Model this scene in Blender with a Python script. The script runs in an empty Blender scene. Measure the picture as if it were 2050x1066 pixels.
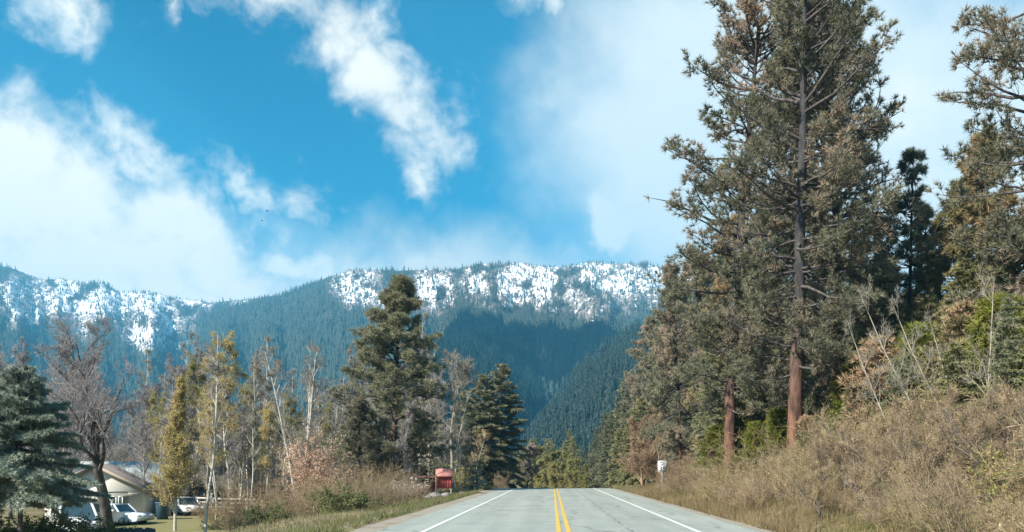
import bpy, math, random
import numpy as np
from mathutils import Vector, Matrix

sc = bpy.context.scene
col = sc.collection
R = math.radians

# ------------------------------------------------------------------ camera
# photograph coordinates are used only to survey places: a bearing and an
# elevation seen from the car, turned into metres at a chosen distance
F, VX, VY, CAMH = 1700.0, 1106.0, 944.0, 1.63
cam_d = bpy.data.cameras.new('camera')
cam = bpy.data.objects.new('camera', cam_d)
col.objects.link(cam)
cam.location = (0, 0, CAMH)
cam.rotation_euler = (R(90), 0, 0)
cam_d.sensor_width = 36.0
cam_d.lens = 36.0 * F / 2050.0
cam_d.shift_x = -(VX - 1025.0) / 2050.0
cam_d.shift_y = (VY - 533.0) / 2050.0
cam_d.clip_start = 0.1
cam_d.clip_end = 20000
sc.camera = cam

def PX(px, d): return (px - VX) / F * d
def PZ(py, d): return CAMH + (VY - py) / F * d

# ------------------------------------------------------------------ sun
SUN_EL = R(35)
SUN_XY = Vector((-0.72, -0.69)).normalized()        # towards the sun, seen on the map
sun_dir = Vector((SUN_XY.x * math.cos(SUN_EL), SUN_XY.y * math.cos(SUN_EL), math.sin(SUN_EL)))
sd = bpy.data.lights.new('sun', 'SUN')
sd.energy = 3.7
sd.angle = R(0.6)
sd.color = (1.0, 0.93, 0.82)
sun = bpy.data.objects.new('sun', sd)
col.objects.link(sun)
sun.rotation_euler = sun_dir.to_track_quat('Z', 'Y').to_euler()

# ------------------------------------------------------------------ render
vs = sc.view_settings
vs.view_transform = 'Standard'
vs.look = 'None'
vs.gamma = 1.0
vs.use_curve_mapping = False
vs.exposure = 1.7
sc.cycles.use_denoising = True
sc.cycles.max_bounces = 6
sc.cycles.diffuse_bounces = 3
sc.cycles.glossy_bounces = 2
sc.cycles.transmission_bounces = 4
sc.cycles.transparent_max_bounces = 6
sc.cycles.volume_bounces = 0

# ------------------------------------------------------------------ sky
class NT:
    """small helper that chains shader nodes"""
    def __init__(s, tree): s.t = tree; s.n = tree.nodes; s.l = tree.links
    def new(s, typ, **kw):
        n = s.n.new(typ)
        for k, v in kw.items(): setattr(n, k, v)
        return n
    def put(s, sock, v):
        if isinstance(v, bpy.types.NodeSocket): s.l.new(v, sock)
        else: sock.default_value = v
    def m(s, op, a, b=None, c=None, clamp=False):
        n = s.new('ShaderNodeMath', operation=op, use_clamp=clamp)
        for i, v in enumerate((a, b, c)):
            if v is not None: s.put(n.inputs[i], v)
        return n.outputs[0]
    def sstep(s, v, lo, hi, a=0.0, b=1.0):
        n = s.new('ShaderNodeMapRange', interpolation_type='SMOOTHSTEP')
        for i, q in enumerate((v, lo, hi, a, b)): s.put(n.inputs[i], q)
        return n.outputs[0]
    def noise(s, vec, scale, detail=4, rough=0.55, dist=0.0):
        n = s.new('ShaderNodeTexNoise')
        if vec is not None: s.put(n.inputs['Vector'], vec)
        n.inputs['Scale'].default_value = scale
        n.inputs['Detail'].default_value = detail
        n.inputs['Roughness'].default_value = rough
        n.inputs['Distortion'].default_value = dist
        return n
    def mix(s, f, a, b, typ='MIX'):
        n = s.new('ShaderNodeMix', data_type='RGBA', blend_type=typ)
        s.put(n.inputs['Factor'], f)
        for k, v in (('A', a), ('B', b)):
            sk = [i for i in n.inputs if i.name == k and i.type == 'RGBA'][0]
            s.put(sk, v if isinstance(v, bpy.types.NodeSocket) else (*v, 1.0) if len(v) == 3 else v)
        return [o for o in n.outputs if o.type == 'RGBA'][0]

world = bpy.data.worlds.new('World')
sc.world = world
world.use_nodes = True
w = NT(world.node_tree)
w.n.clear()
out = w.new('ShaderNodeOutputWorld')
bg = w.new('ShaderNodeBackground')
bg.inputs['Strength'].default_value = 0.085
w.l.new(bg.outputs[0], out.inputs['Surface'])
sky = w.new('ShaderNodeTexSky', sky_type='NISHITA')
sky.sun_disc = False
sky.sun_elevation = SUN_EL
sky.sun_rotation = math.atan2(SUN_XY.x, SUN_XY.y)
sky.altitude = 400
sky.air_density = 1.0
sky.dust_density = 0.6
sky.ozone_density = 2.5
hs = w.new('ShaderNodeHueSaturation')
hs.inputs['Hue'].default_value = 0.478
hs.inputs['Saturation'].default_value = 2.0
hs.inputs['Value'].default_value = 0.57
w.l.new(sky.outputs[0], hs.inputs['Color'])
tc = w.new('ShaderNodeTexCoord')
nd = w.new('ShaderNodeVectorMath', operation='NORMALIZE')
w.l.new(tc.outputs['Generated'], nd.inputs[0])
D = nd.outputs[0]
sp = w.new('ShaderNodeSeparateXYZ'); w.l.new(D, sp.inputs[0])
az = w.m('ARCTAN2', sp.outputs[0], sp.outputs[1])
# the same kind of broken cloud goes on all the way round: the bearing folds back every 70 degrees
az = w.m('SUBTRACT', w.m('PINGPONG', w.m('ADD', az, R(36.0)), R(70.0)), R(36.0))
el = w.m('ARCSINE', sp.outputs[2])
n1 = w.noise(D, 6.0, 4, 0.6); n2 = w.noise(D, 16.0, 7, 0.60)
sp1 = w.new('ShaderNodeSeparateColor'); w.l.new(n1.outputs['Color'], sp1.inputs[0])
sp2 = w.new('ShaderNodeSeparateColor'); w.l.new(n2.outputs['Color'], sp2.inputs[0])
def warp(v, a, b, s1, s2):
    x = w.m('MULTIPLY_ADD', w.m('SUBTRACT', a, 0.5), s1, v)
    return w.m('MULTIPLY_ADD', w.m('SUBTRACT', b, 0.5), s2, x)
azw = warp(az, sp1.outputs[0], sp2.outputs[0], 0.11, 0.11)
elw = warp(el, sp1.outputs[1], sp2.outputs[1], 0.10, 0.10)

def cloud_blob(cx, cy, rx, ry, ang=0, wt=1.0):
    dx, dz = (cx - VX) / F, (VY - cy) / F
    a0 = math.atan(dx); e0 = math.atan(dz / math.sqrt(1 + dx * dx))
    c2 = math.cos(a0) ** 2
    rx *= c2 / F; ry *= math.cos(a0) * math.cos(e0) ** 2 / F
    ca, sa = math.cos(R(ang)), math.sin(R(ang))
    da = w.m('SUBTRACT', azw, a0); de = w.m('SUBTRACT', elw, e0)
    p = w.m('MULTIPLY_ADD', da, ca / rx, w.m('MULTIPLY', de, -sa / rx))
    q = w.m('MULTIPLY_ADD', da, sa / ry, w.m('MULTIPLY', de, ca / ry))
    r = w.m('SQRT', w.m('MULTIPLY_ADD', p, p, w.m('MULTIPLY', q, q)))
    return w.m('MULTIPLY', w.m('SUBTRACT', 1.0, r), wt)
def field(blobs):
    acc = None
    for b in blobs:
        v = cloud_blob(*b)
        acc = v if acc is None else w.m('SMOOTH_MAX', acc, v, 0.12)
    return acc
thick = field([
    (190, 620, 760, 345, 25, 2.6), (-160, 430, 300, 200, 5, 2.2), (225, 262, 70, 60, 0, .6), (300, 320, 120, 50, 35, .7),
    (500, 385, 120, 34, 38, .55), (620, 410, 55, 50, 0, .5), (600, 15, 170, 50, 0, .6),
    (705, 60, 85, 120, -12, .8), (775, 165, 130, 100, 20, 1), (860, 225, 100, 105, 0, .9), (850, 330, 55, 70, 0, .7),
    (105, 20, 105, 75, 10, .8), (330, 5, 34, 45, 0, .5),
        (1800, 240, 160, 130, 0, .6), (1960, 420, 200, 160, 0, .6), (1090, 20, 70, 60, 20, .45),
    (770, 530, 70, 18, 0, .45), (620, 540, 200, 60, 0, .8)])
veil = field([(1300, 300, 120, 190, -25, 1.5), (1220, 440, 90, 130, -25, 1.3), (1520, 260, 600, 560, 0, 1.3), (1900, 300, 480, 460, 0, 1.3), (900, 640, 620, 260, 0, 1), (300, 700, 900, 330, 0, .8)])
nf = w.noise(D, 22.0, 9, 0.60, 0.3)
nb = w.noise(D, 7.0, 5, 0.55)
high = w.sstep(w.noise(D, 3.2, 7, 0.62, 0.4).outputs[0], 0.60, 0.80, 0.0, 0.5)   # loose high cloud everywhere
a1 = w.sstep(w.m('MULTIPLY_ADD', w.m('SUBTRACT', nf.outputs[0], 0.5), 1.7, w.m('MINIMUM', thick, 0.80)), -0.20, 0.85, 0.0, 0.97)
a2 = w.sstep(w.m('MULTIPLY_ADD', w.m('SUBTRACT', nb.outputs[0], 0.5), 0.35, veil), 0.0, 0.72, 0.0, 0.95)
alpha = w.m('MAXIMUM', w.m('MAXIMUM', a1, a2), w.m('MULTIPLY', high, w.sstep(el, R(24), R(44))))
shade = w.sstep(w.m('MULTIPLY_ADD', w.m('SUBTRACT', nb.outputs[0], 0.5), 1.0, w.m('MULTIPLY', thick, 0.30)), -0.16, 0.36)
ccol = w.mix(shade, (3.7, 4.0, 4.0), (5.2, 4.95, 4.4))
skyc = w.mix(alpha, hs.outputs[0], ccol)
w.l.new(skyc, bg.inputs['Color'])

# ------------------------------------------------------------------ numpy noise
def _hash(i, j, s):
    n = (i.astype(np.int64) * 374761393 + j.astype(np.int64) * 668265263 + s * 974634777) & 0x7fffffff
    n = ((n ^ (n >> 13)) * 1274126177) & 0x7fffffff
    return ((n ^ (n >> 16)) & 0xffff) / 65535.0
def vnoise(x, y, s=0):
    i, j = np.floor(x), np.floor(y)
    fx, fy = x - i, y - j
    fx = fx * fx * (3 - 2 * fx); fy = fy * fy * (3 - 2 * fy)
    a, b, c, d = _hash(i, j, s), _hash(i + 1, j, s), _hash(i, j + 1, s), _hash(i + 1, j + 1, s)
    return (a * (1 - fx) + b * fx) * (1 - fy) + (c * (1 - fx) + d * fx) * fy
def fbm(x, y, s=0, o=5, g=0.5):
    t, a, n = 0.0, 1.0, 0.0
    for k in range(o):
        t = t + a * vnoise(x * 2 ** k, y * 2 ** k, s + 17 * k); n += a; a *= g
    return t / n
def sst(a, b, x):
    t = np.clip((x - a) / (b - a), 0, 1)
    return t * t * (3 - 2 * t)

# ------------------------------------------------------------------ mesh helpers
def mesh(name, v, tri=None, quad=None, mat=None, smooth=False):
    me = bpy.data.meshes.new(name)
    v = np.asarray(v, np.float32).reshape(-1, 3)
    me.vertices.add(len(v)); me.vertices.foreach_set('co', v.ravel())
    parts, starts, pos = [], [], 0
    for f, k in ((tri, 3), (quad, 4)):
        if f is None or len(f) == 0: continue
        f = np.asarray(f, np.int32).reshape(-1, k)
        parts.append(f.ravel()); starts.append(pos + np.arange(len(f), dtype=np.int32) * k); pos += f.size
    lp = np.concatenate(parts); st = np.concatenate(starts)
    me.loops.add(len(lp)); me.loops.foreach_set('vertex_index', lp)
    me.polygons.add(len(st)); me.polygons.foreach_set('loop_start', st)
    if smooth: me.polygons.foreach_set('use_smooth', np.ones(len(st), bool))
    me.update(calc_edges=True); me.validate()
    if mat: me.materials.append(mat)
    return me
class MB:
    """collects pieces of ONE part"""
    def __init__(s): s.v = []; s.t = []; s.q = []; s.n = 0
    def add(s, v, tri=None, quad=None):
        v = np.asarray(v, float).reshape(-1, 3); s.v.append(v)
        if tri is not None: s.t.append(np.asarray(tri, int).reshape(-1, 3) + s.n)
        if quad is not None: s.q.append(np.asarray(quad, int).reshape(-1, 4) + s.n)
        s.n += len(v); return s
    def box(s, x0, x1, y0, y1, z0, z1, xf=None):
        v = np.array([(x, y, z) for z in (z0, z1) for y in (y0, y1) for x in (x0, x1)], float)
        if xf is not None: v = xf(v)
        return s.add(v, None, [(0, 2, 3, 1), (4, 5, 7, 6), (0, 1, 5, 4), (2, 6, 7, 3), (0, 4, 6, 2), (1, 3, 7, 5)])
    def prism(s, poly, a0, a1, axis='x'):
        """closed outline extruded along an axis"""
        n = len(poly); v = []
        for a in (a0, a1):
            for (p, q) in poly: v.append((a, p, q) if axis == 'x' else (p, a, q) if axis == 'y' else (p, q, a))
        s.add(v, [(0, i + 1, i) for i in range(1, n - 1)] + [(n, n + i, n + i + 1) for i in range(1, n - 1)],
              [(i, (i + 1) % n, n + (i + 1) % n, n + i) for i in range(n)]); return s
    def tubes(s, P, r, k=5):
        """batch of tapered tubes: P (N,m,3), r (N,m)"""
        P = np.asarray(P, float); r = np.asarray(r, float)
        N, m, _ = P.shape
        T = np.gradient(P, axis=1); T /= np.linalg.norm(T, axis=2, keepdims=True) + 1e-9
        ref = np.where(np.abs(T[:, :1, 2:3]) > 0.8, np.array([1., 0, 0]), np.array([0, 0, 1.]))
        U = np.cross(T, ref); U /= np.linalg.norm(U, axis=2, keepdims=True) + 1e-9
        W = np.cross(T, U)
        a = np.arange(k) * 2 * math.pi / k
        V = P[:, :, None] + r[:, :, None, None] * (np.cos(a)[:, None] * U[:, :, None] + np.sin(a)[:, None] * W[:, :, None])
        i = np.arange(N)[:, None, None] * m * k + np.arange(m - 1)[None, :, None] * k
        j = np.arange(k)[None, None]; j2 = (j + 1) % k
        Q = np.stack([i + j, i + j2, i + k + j2, i + k + j], -1).reshape(-1, 4)
        return s.add(V.reshape(-1, 3), None, Q)
    def mesh(s, name, mat, smooth=False):
        return mesh(name, np.concatenate(s.v), np.concatenate(s.t) if s.t else None, np.concatenate(s.q) if s.q else None, mat, smooth)
    def obj(s, name, mat, parent=None, smooth=False):
        return link(name, s.mesh(name, mat, smooth), parent)
def link(name, data, parent=None):
    o = bpy.data.objects.new(name, data); col.objects.link(o)
    if parent is not None: o.parent = parent
    return o
def tag(o, label=None, cat=None, group=None, kind=None):
    for k, v in (('label', label), ('category', cat), ('group', group), ('kind', kind)):
        if v: o[k] = v
    return o
def thing(name, label, cat, loc, rz=0.0, group=None, s=1.0):
    o = bpy.data.objects.new(name, None); col.objects.link(o)
    o.empty_display_size = 0.3
    o.location = loc; o.rotation_euler = (0, 0, rz)
    o.scale = s if isinstance(s, tuple) else (s, s, s)
    return tag(o, label, cat, group)

# ------------------------------------------------------------------ materials
def principled(name, rough=0.8, spec=0.3):
    m = bpy.data.materials.new(name); m.use_nodes = True
    t = NT(m.node_tree); b = t.n['Principled BSDF']
    b.inputs['Roughness'].default_value = rough
    b.inputs['Specular IOR Level'].default_value = spec
    return m, t, b
def flat(name, c, rough=0.7, spec=0.3, var=0.12, scale=6.0, metal=0.0):
    m, t, b = principled(name, rough, spec)
    o = t.new('ShaderNodeTexCoord').outputs['Object']
    n = t.noise(o, scale, 5, 0.6)
    lo = tuple(x * (1 - var) for x in c); hi = tuple(min(1, x * (1 + var)) for x in c)
    t.l.new(t.mix(n.outputs[0], lo, hi), b.inputs['Base Color'])
    b.inputs['Metallic'].default_value = metal
    return m
def bark(name, c1, c2, scale=5.0, stretch=0.25, bump=0.4, marks=None, upper=None):
    m, t, b = principled(name, 0.9, 0.2)
    tcn = t.new('ShaderNodeTexCoord'); mp = t.new('ShaderNodeMapping')
    mp.inputs['Scale'].default_value = (1, 1, stretch)
    t.l.new(tcn.outputs['Object'], mp.inputs[0])
    n = t.noise(mp.outputs[0], scale, 6, 0.65)
    f = t.sstep(n.outputs[0], 0.35, 0.65)
    c = t.mix(f, c1, c2)
    if marks:
        mp2 = t.new('ShaderNodeMapping'); mp2.inputs['Scale'].default_value = (1, 1, 6)
        t.l.new(tcn.outputs['Object'], mp2.inputs[0])
        k = t.noise(mp2.outputs[0], 2.0, 3, 0.6)
        c = t.mix(t.sstep(k.outputs[0], 0.60, 0.68), c, marks)
    if upper:      # base tones blend into a duller grey higher up
        sz = t.new('ShaderNodeSeparateXYZ'); t.l.new(tcn.outputs['Object'], sz.inputs[0])
        h_ = t.m('ADD', sz.outputs[2], t.m('MULTIPLY', n.outputs[0], 3.0))
        c = t.mix(t.sstep(h_, 4.0, 12.0), c, t.mix(f, upper, tuple(x * 2.1 for x in upper)))
    t.l.new(c, b.inputs['Base Color'])
    bp = t.new('ShaderNodeBump'); bp.inputs['Strength'].default_value = bump; bp.inputs['Distance'].default_value = 0.05
    t.l.new(n.outputs[0], bp.inputs['Height']); t.l.new(bp.outputs[0], b.inputs['Normal'])
    return m
def foliage(name, c1, c2, c3=None, c3amt=0.0, scale=1.2, trans=0.3):
    """leaf colour that varies from leaf to leaf and from clump to clump"""
    m = bpy.data.materials.new(name); m.use_nodes = True
    t = NT(m.node_tree); t.n.clear()
    o = t.new('ShaderNodeOutputMaterial')
    g = t.new('ShaderNodeNewGeometry'); oi = t.new('ShaderNodeObjectInfo')
    tcn = t.new('ShaderNodeTexCoord')
    va = t.new('ShaderNodeVectorMath', operation='ADD')
    sc3 = t.new('ShaderNodeVectorMath', operation='SCALE'); sc3.inputs[0].default_value = (37, 11, 23)
    t.l.new(oi.outputs['Random'], sc3.inputs['Scale'])
    t.l.new(tcn.outputs['Object'], va.inputs[0]); t.l.new(sc3.outputs[0], va.inputs[1])
    n = t.noise(va.outputs[0], scale, 3, 0.6)
    f = t.m('ADD', t.m('MULTIPLY', g.outputs['Random Per Island'], 0.5), t.m('MULTIPLY', t.sstep(n.outputs[0], 0.3, 0.7), 0.5))
    c = t.mix(f, c1, c2)
    if c3:
        k = t.noise(va.outputs[0], scale * 0.6, 2, 0.5)
        kk = t.m('ADD', k.outputs[0], t.m('MULTIPLY', t.m('SUBTRACT', g.outputs['Random Per Island'], 0.5), 0.25))
        c = t.mix(t.sstep(kk, 0.72 - c3amt * 0.5, 0.84 - c3amt * 0.5), c, c3)
    hv = t.new('ShaderNodeHueSaturation')
    t.l.new(t.m('MULTIPLY_ADD', oi.outputs['Random'], 0.35, 0.82), hv.inputs['Value'])
    t.l.new(c, hv.inputs['Color'])
    d = t.new('ShaderNodeBsdfDiffuse'); tr = t.new('ShaderNodeBsdfTranslucent')
    t.l.new(hv.outputs[0], d.inputs['Color']); t.l.new(hv.outputs[0], tr.inputs['Color'])
    mx = t.new('ShaderNodeMixShader'); mx.inputs[0].default_value = trans
    t.l.new(d.outputs[0], mx.inputs[1]); t.l.new(tr.outputs[0], mx.inputs[2])
    t.l.new(mx.outputs[0], o.inputs['Surface'])
    return m
def glass(name, c=(0.05, 0.09, 0.11)):
    m, t, b = principled(name, 0.08, 0.6)
    b.inputs['Base Color'].default_value = (*c, 1)
    return m
M = {}
M['pine_bark'] = bark('pine_bark', (0.045, 0.03, 0.024), (0.20, 0.10, 0.065), 4.0, 0.3, 0.6, upper=(0.035, 0.034, 0.036))
M['grey_bark'] = bark('grey_bark', (0.09, 0.08, 0.075), (0.20, 0.18, 0.165), 6.0)
M['dark_bark'] = bark('dark_bark', (0.05, 0.045, 0.045), (0.13, 0.115, 0.11), 6.0)
M['birch_bark'] = bark('birch_bark', (0.36, 0.345, 0.30), (0.54, 0.52, 0.46), 5.0, 1.0, 0.1, marks=(0.10, 0.09, 0.08))
M['pale_twig'] = bark('pale_twig', (0.20, 0.18, 0.145), (0.36, 0.33, 0.27), 6.0)
M['purple_twig'] = bark('purple_twig', (0.23, 0.21, 0.212), (0.38, 0.355, 0.35), 6.0)
M['tan_twig'] = bark('tan_twig', (0.17, 0.125, 0.075), (0.48, 0.375, 0.235), 3.0)
M['brown_twig'] = bark('brown_twig', (0.16, 0.118, 0.078), (0.36, 0.275, 0.185), 3.0)
M['rust_twig'] = bark('rust_twig', (0.21, 0.15, 0.10), (0.38, 0.28, 0.19), 3.0)
M['pine'] = foliage('pine_needles', (0.104, 0.119, 0.082), (0.343, 0.335, 0.227), (0.467, 0.367, 0.281), 0.38, 0.5, 0.35)
M['pine_dark'] = foliage('pine_needles_dark', (0.084, 0.110, 0.084), (0.263, 0.279, 0.189), (0.414, 0.317, 0.235), 0.15, 0.6, 0.35)
M['pine_warm'] = foliage('pine_needles_warm', (0.109, 0.116, 0.063), (0.346, 0.307, 0.161), (0.412, 0.285, 0.184), 0.35, 0.5, 0.25)
M['pine_young'] = foliage('pine_needles_young', (0.09, 0.115, 0.025), (0.28, 0.28, 0.065), None, 0, 1.5, 0.3)
M['fir'] = foliage('fir_needles', (0.115, 0.139, 0.084), (0.380, 0.380, 0.230), (0.489, 0.410, 0.268), 0.2, 0.7, 0.35)
M['fir_light'] = foliage('fir_needles_light', (0.161, 0.173, 0.079), (0.428, 0.404, 0.217), None, 0, 0.8, 0.3)
M['spruce'] = foliage('spruce_needles', (0.109, 0.155, 0.135), (0.389, 0.435, 0.342), (0.630, 0.591, 0.472), 0.25, 0.6, 0.15)
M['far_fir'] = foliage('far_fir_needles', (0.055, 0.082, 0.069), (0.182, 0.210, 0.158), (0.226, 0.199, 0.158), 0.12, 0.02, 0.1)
M['far_shaded'] = foliage('far_shaded_needles', (0.012, 0.030, 0.030), (0.035, 0.055, 0.048), None, 0, 0.02, 0.1)  # far needles darkened: the hill's cloud shadow is put into their colour
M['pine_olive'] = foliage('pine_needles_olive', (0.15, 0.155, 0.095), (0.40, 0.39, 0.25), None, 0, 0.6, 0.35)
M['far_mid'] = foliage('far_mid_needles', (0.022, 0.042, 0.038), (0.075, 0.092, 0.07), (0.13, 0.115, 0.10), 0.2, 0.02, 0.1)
M['leaf_yellow'] = foliage('new_yellow_leaves', (0.42, 0.35, 0.14), (0.68, 0.57, 0.27), None, 0, 1.0, 0.45)
M['leaf_olive'] = foliage('olive_leaves', (0.196, 0.196, 0.063), (0.460, 0.414, 0.172), None, 0, 1.0, 0.4)
M['leaf_tan'] = foliage('dry_tan_leaves', (0.192, 0.145, 0.085), (0.488, 0.381, 0.227), (0.220, 0.220, 0.089), 0.2, 1.0, 0.35)
M['leaf_rust'] = foliage('dry_rust_leaves', (0.197, 0.132, 0.081), (0.399, 0.291, 0.190), None, 0, 1.0, 0.35)
M['leaf_gold'] = foliage('gold_leaves', (0.257, 0.196, 0.096), (0.465, 0.373, 0.205), None, 0, 1.0, 0.4)
M['leaf_salmon'] = foliage('peach_leaves', (0.62, 0.42, 0.31), (0.82, 0.61, 0.48), None, 0, 1.0, 0.4)
M['leaf_green'] = foliage('green_leaves', (0.078, 0.110, 0.047), (0.240, 0.253, 0.115), None, 0, 1.0, 0.3)
M['blossom'] = foliage('pale_blossom', (0.32, 0.26, 0.24), (0.62, 0.54, 0.50), None, 0, 1.0, 0.3)
M['white_flower'] = foliage('white_flowers', (0.55, 0.55, 0.52), (0.85, 0.85, 0.82), None, 0, 1.0, 0.2)
M['grass'] = foliage('grass_blades', (0.096, 0.111, 0.043), (0.236, 0.236, 0.108), (0.336, 0.276, 0.178), 0.35, 0.25, 0.4)
M['dry_grass'] = foliage('dry_grass_blades', (0.17, 0.13, 0.07), (0.42, 0.33, 0.19), (0.19, 0.19, 0.06), 0.15, 0.2, 0.4)

# ------------------------------------------------------------------ terrain
RC, RL, RR = 0.24, -4.75, 5.5            # road centre line and the two asphalt edges
def crest(Y):
    """the road runs level, then tips over a crest 78 m ahead"""
    k = 0.00170
    Y = np.asarray(Y, float)
    a = np.clip(Y - 78, 0, 20)
    z = -k * a * a - 2 * k * 20 * np.clip(Y - 98, 0, 22)
    b = np.clip(Y - 120, 0, 30)
    return z - 2 * k * 20 * (b - b * b / 60)
def ground(X, Y):
    X = np.asarray(X, float); Y = np.asarray(Y, float)
    z = crest(Y)
    z = z - 0.25 * sst(-5.6, -8.5, X) - 1.75 * sst(-8.5, -19, X)
    b = X - 6.6 + 0.8 * (fbm(Y / 9.0, Y * 0 + 3.3, 5, 3) - 0.5)
    near = np.clip(b, 0, 9) * 0.17 + np.clip(b - 9, 0, 60) * 0.24 + np.clip(b - 69, 0, 140) * 0.22
    far = sst(60, 110, Y)
    z = z + near * (1 - 0.35 * far)
    off = sst(5.8, 8.0, np.abs(X - 0.4))
    z = z + off * (0.5 * (fbm(X / 5.0, Y / 5.0, 2, 4) - 0.5)) * np.where(X > 0, 1.0, 0.5)
    return z - 0.05 * (1 - sst(5.3, 6.2, np.abs(X - 0.4)))
def gz(x, y): return float(ground(np.array([x]), np.array([y]))[0])

def ground_material():
    m, t, b = principled('ground', 0.95, 0.1)
    o = t.new('ShaderNodeTexCoord').outputs['Object']
    a = t.noise(o, 0.25, 6, 0.6); c = t.noise(o, 2.2, 6, 0.65); e = t.noise(o, 14.0, 4, 0.6)
    soil = t.mix(e.outputs[0], (0.10, 0.075, 0.05), (0.23, 0.175, 0.115))
    straw = t.mix(e.outputs[0], (0.20, 0.16, 0.09), (0.36, 0.29, 0.17))
    green = t.mix(e.outputs[0], (0.07, 0.085, 0.025), (0.17, 0.175, 0.06))
    x = t.mix(t.sstep(c.outputs[0], 0.42, 0.6), soil, straw)
    x = t.mix(t.sstep(t.m('ADD', a.outputs[0], t.m('MULTIPLY', c.outputs[0], 0.3)), 0.60, 0.76), x, green)
    t.l.new(x, b.inputs['Base Color'])
    bp = t.new('ShaderNodeBump'); bp.inputs['Strength'].default_value = 0.6; bp.inputs['Distance'].default_value = 0.08
    t.l.new(c.outputs[0], bp.inputs['Height']); t.l.new(bp.outputs[0], b.inputs['Normal'])
    return m
def axis(segs):
    r = []
    for a, b, st in segs: r.extend(np.arange(a, b, st).tolist())
    return np.array(r + [segs[-1][1]])
gx = axis([(-3600, -600, 300), (-600, -120, 40), (-120, -40, 5), (-40, -12, 2), (-12, 24, 0.75), (24, 60, 3), (60, 240, 15), (240, 600, 60), (600, 3600, 300)])
gy = axis([(-3600, -600, 300), (-600, -60, 60), (-60, 8, 4), (8, 90, 0.9), (90, 180, 4), (180, 600, 30), (600, 3600, 300)])
GX, GY = np.meshgrid(gx, gy)
GZ = ground(GX, GY)
nx, ny = len(gx), len(gy)
ii = (np.arange(ny - 1)[:, None] * nx + np.arange(nx - 1)[None]).ravel()
gq = np.stack([ii, ii + 1, ii + nx + 1, ii + nx], -1)
g_ob = link('ground', mesh('ground', np.stack([GX, GY, GZ], -1).reshape(-1, 3), None, gq, ground_material(), True))
tag(g_ob, kind='structure')

def road_x(Y):
    """the road bends gently to the left once it is over the crest"""
    b = np.clip(np.asarray(Y, float) - 80, 0, 400)
    return -b * b / 420.0
def strip(name, x0, x1, y0, y1, dz, mat, n=2, jit=0.0, seed=0, step=1.0, parent=None, bend=True):
    ys = np.arange(y0, y1 + 0.01, step); ts = np.linspace(0, 1, n)
    Y, T = np.meshgrid(ys, ts, indexing='ij')
    e0 = x0 + jit * (fbm(Y / 1.7, Y * 0 + 1.5, seed, 4) - 0.5) * 2
    e1 = x1 + jit * (fbm(Y / 1.7, Y * 0 + 7.5, seed + 3, 4) - 0.5) * 2
    X = e0 + (e1 - e0) * T
    Z = crest(Y) + dz - 0.006 * np.abs(X - RC)
    if bend: X = X + road_x(Y)
    i = (np.arange(len(ys) - 1)[:, None] * n + np.arange(n - 1)[None]).ravel()
    return link(name, mesh(name, np.stack([X, Y, Z], -1).reshape(-1, 3), None, np.stack([i, i + 1, i + n + 1, i + n], -1), mat), parent)
def asphalt():
    m, t, b = principled('asphalt', 0.85, 0.25)
    tcn = t.new('ShaderNodeTexCoord'); o = tcn.outputs['Object']
    mp = t.new('ShaderNodeMapping'); mp.inputs['Scale'].default_value = (1, 0.08, 1); t.l.new(o, mp.inputs[0])
    a = t.noise(mp.outputs[0], 1.1, 5, 0.6); c = t.noise(o, 60.0, 3, 0.7); e = t.noise(o, 0.5, 5, 0.6)
    f = t.m('ADD', t.m('MULTIPLY', a.outputs[0], 0.5), t.m('ADD', t.m('MULTIPLY', c.outputs[0], 0.25), t.m('MULTIPLY', e.outputs[0], 0.25)))
    x = t.mix(t.sstep(f, 0.36, 0.64), (0.265, 0.29, 0.258), (0.36, 0.385, 0.342))
    cr = t.new('ShaderNodeTexVoronoi', feature='DISTANCE_TO_EDGE'); cr.inputs['Scale'].default_value = 0.22
    wv = t.new('ShaderNodeVectorMath', operation='ADD')
    t.l.new(o, wv.inputs[0]); t.l.new(t.noise(o, 1.3, 4, 0.6).outputs['Color'], wv.inputs[1]); t.l.new(wv.outputs[0], cr.inputs['Vector'])
    x = t.mix(t.sstep(cr.outputs['Distance'], 0.004, 0.012), (0.20, 0.21, 0.195), x)
    sx = t.new('ShaderNodeSeparateXYZ'); t.l.new(o, sx.inputs[0])
    lane = t.m('ABSOLUTE', t.m('SUBTRACT', t.m('ABSOLUTE', t.m('SUBTRACT', sx.outputs[0], RC)), 1.85))     # distance from the middle of a lane
    trk = t.m('SUBTRACT', 1.0, t.sstep(t.m('ABSOLUTE', t.m('SUBTRACT', lane, 0.85)), 0.12, 0.45))
    x = t.mix(t.m('MULTIPLY', trk, t.m('MULTIPLY', a.outputs[0], 0.30)), x, (0.17, 0.19, 0.18))
    wn = t.m('MULTIPLY_ADD', t.m('SUBTRACT', t.noise(o, 0.7, 4, 0.7).outputs[0], 0.5), 0.9, sx.outputs[0])
    seal = t.m('SUBTRACT', 1.0, t.sstep(t.m('ABSOLUTE', t.m('SUBTRACT', wn, 2.05)), 0.02, 0.045))
    x = t.mix(t.m('MULTIPLY', seal, t.sstep(e.outputs[0], 0.42, 0.55)), x, (0.14, 0.145, 0.14))
    t.l.new(x, b.inputs['Base Color'])
    return m
def paint(name, c, wear=(0.28, 0.30, 0.29)):
    m, t, b = principled(name, 0.6, 0.3)
    o = t.new('ShaderNodeTexCoord').outputs['Object']
    n = t.noise(o, 9.0, 6, 0.7)
    t.l.new(t.mix(t.sstep(n.outputs[0], 0.60, 0.74), c, wear), b.inputs['Base Color'])
    return m
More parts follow.
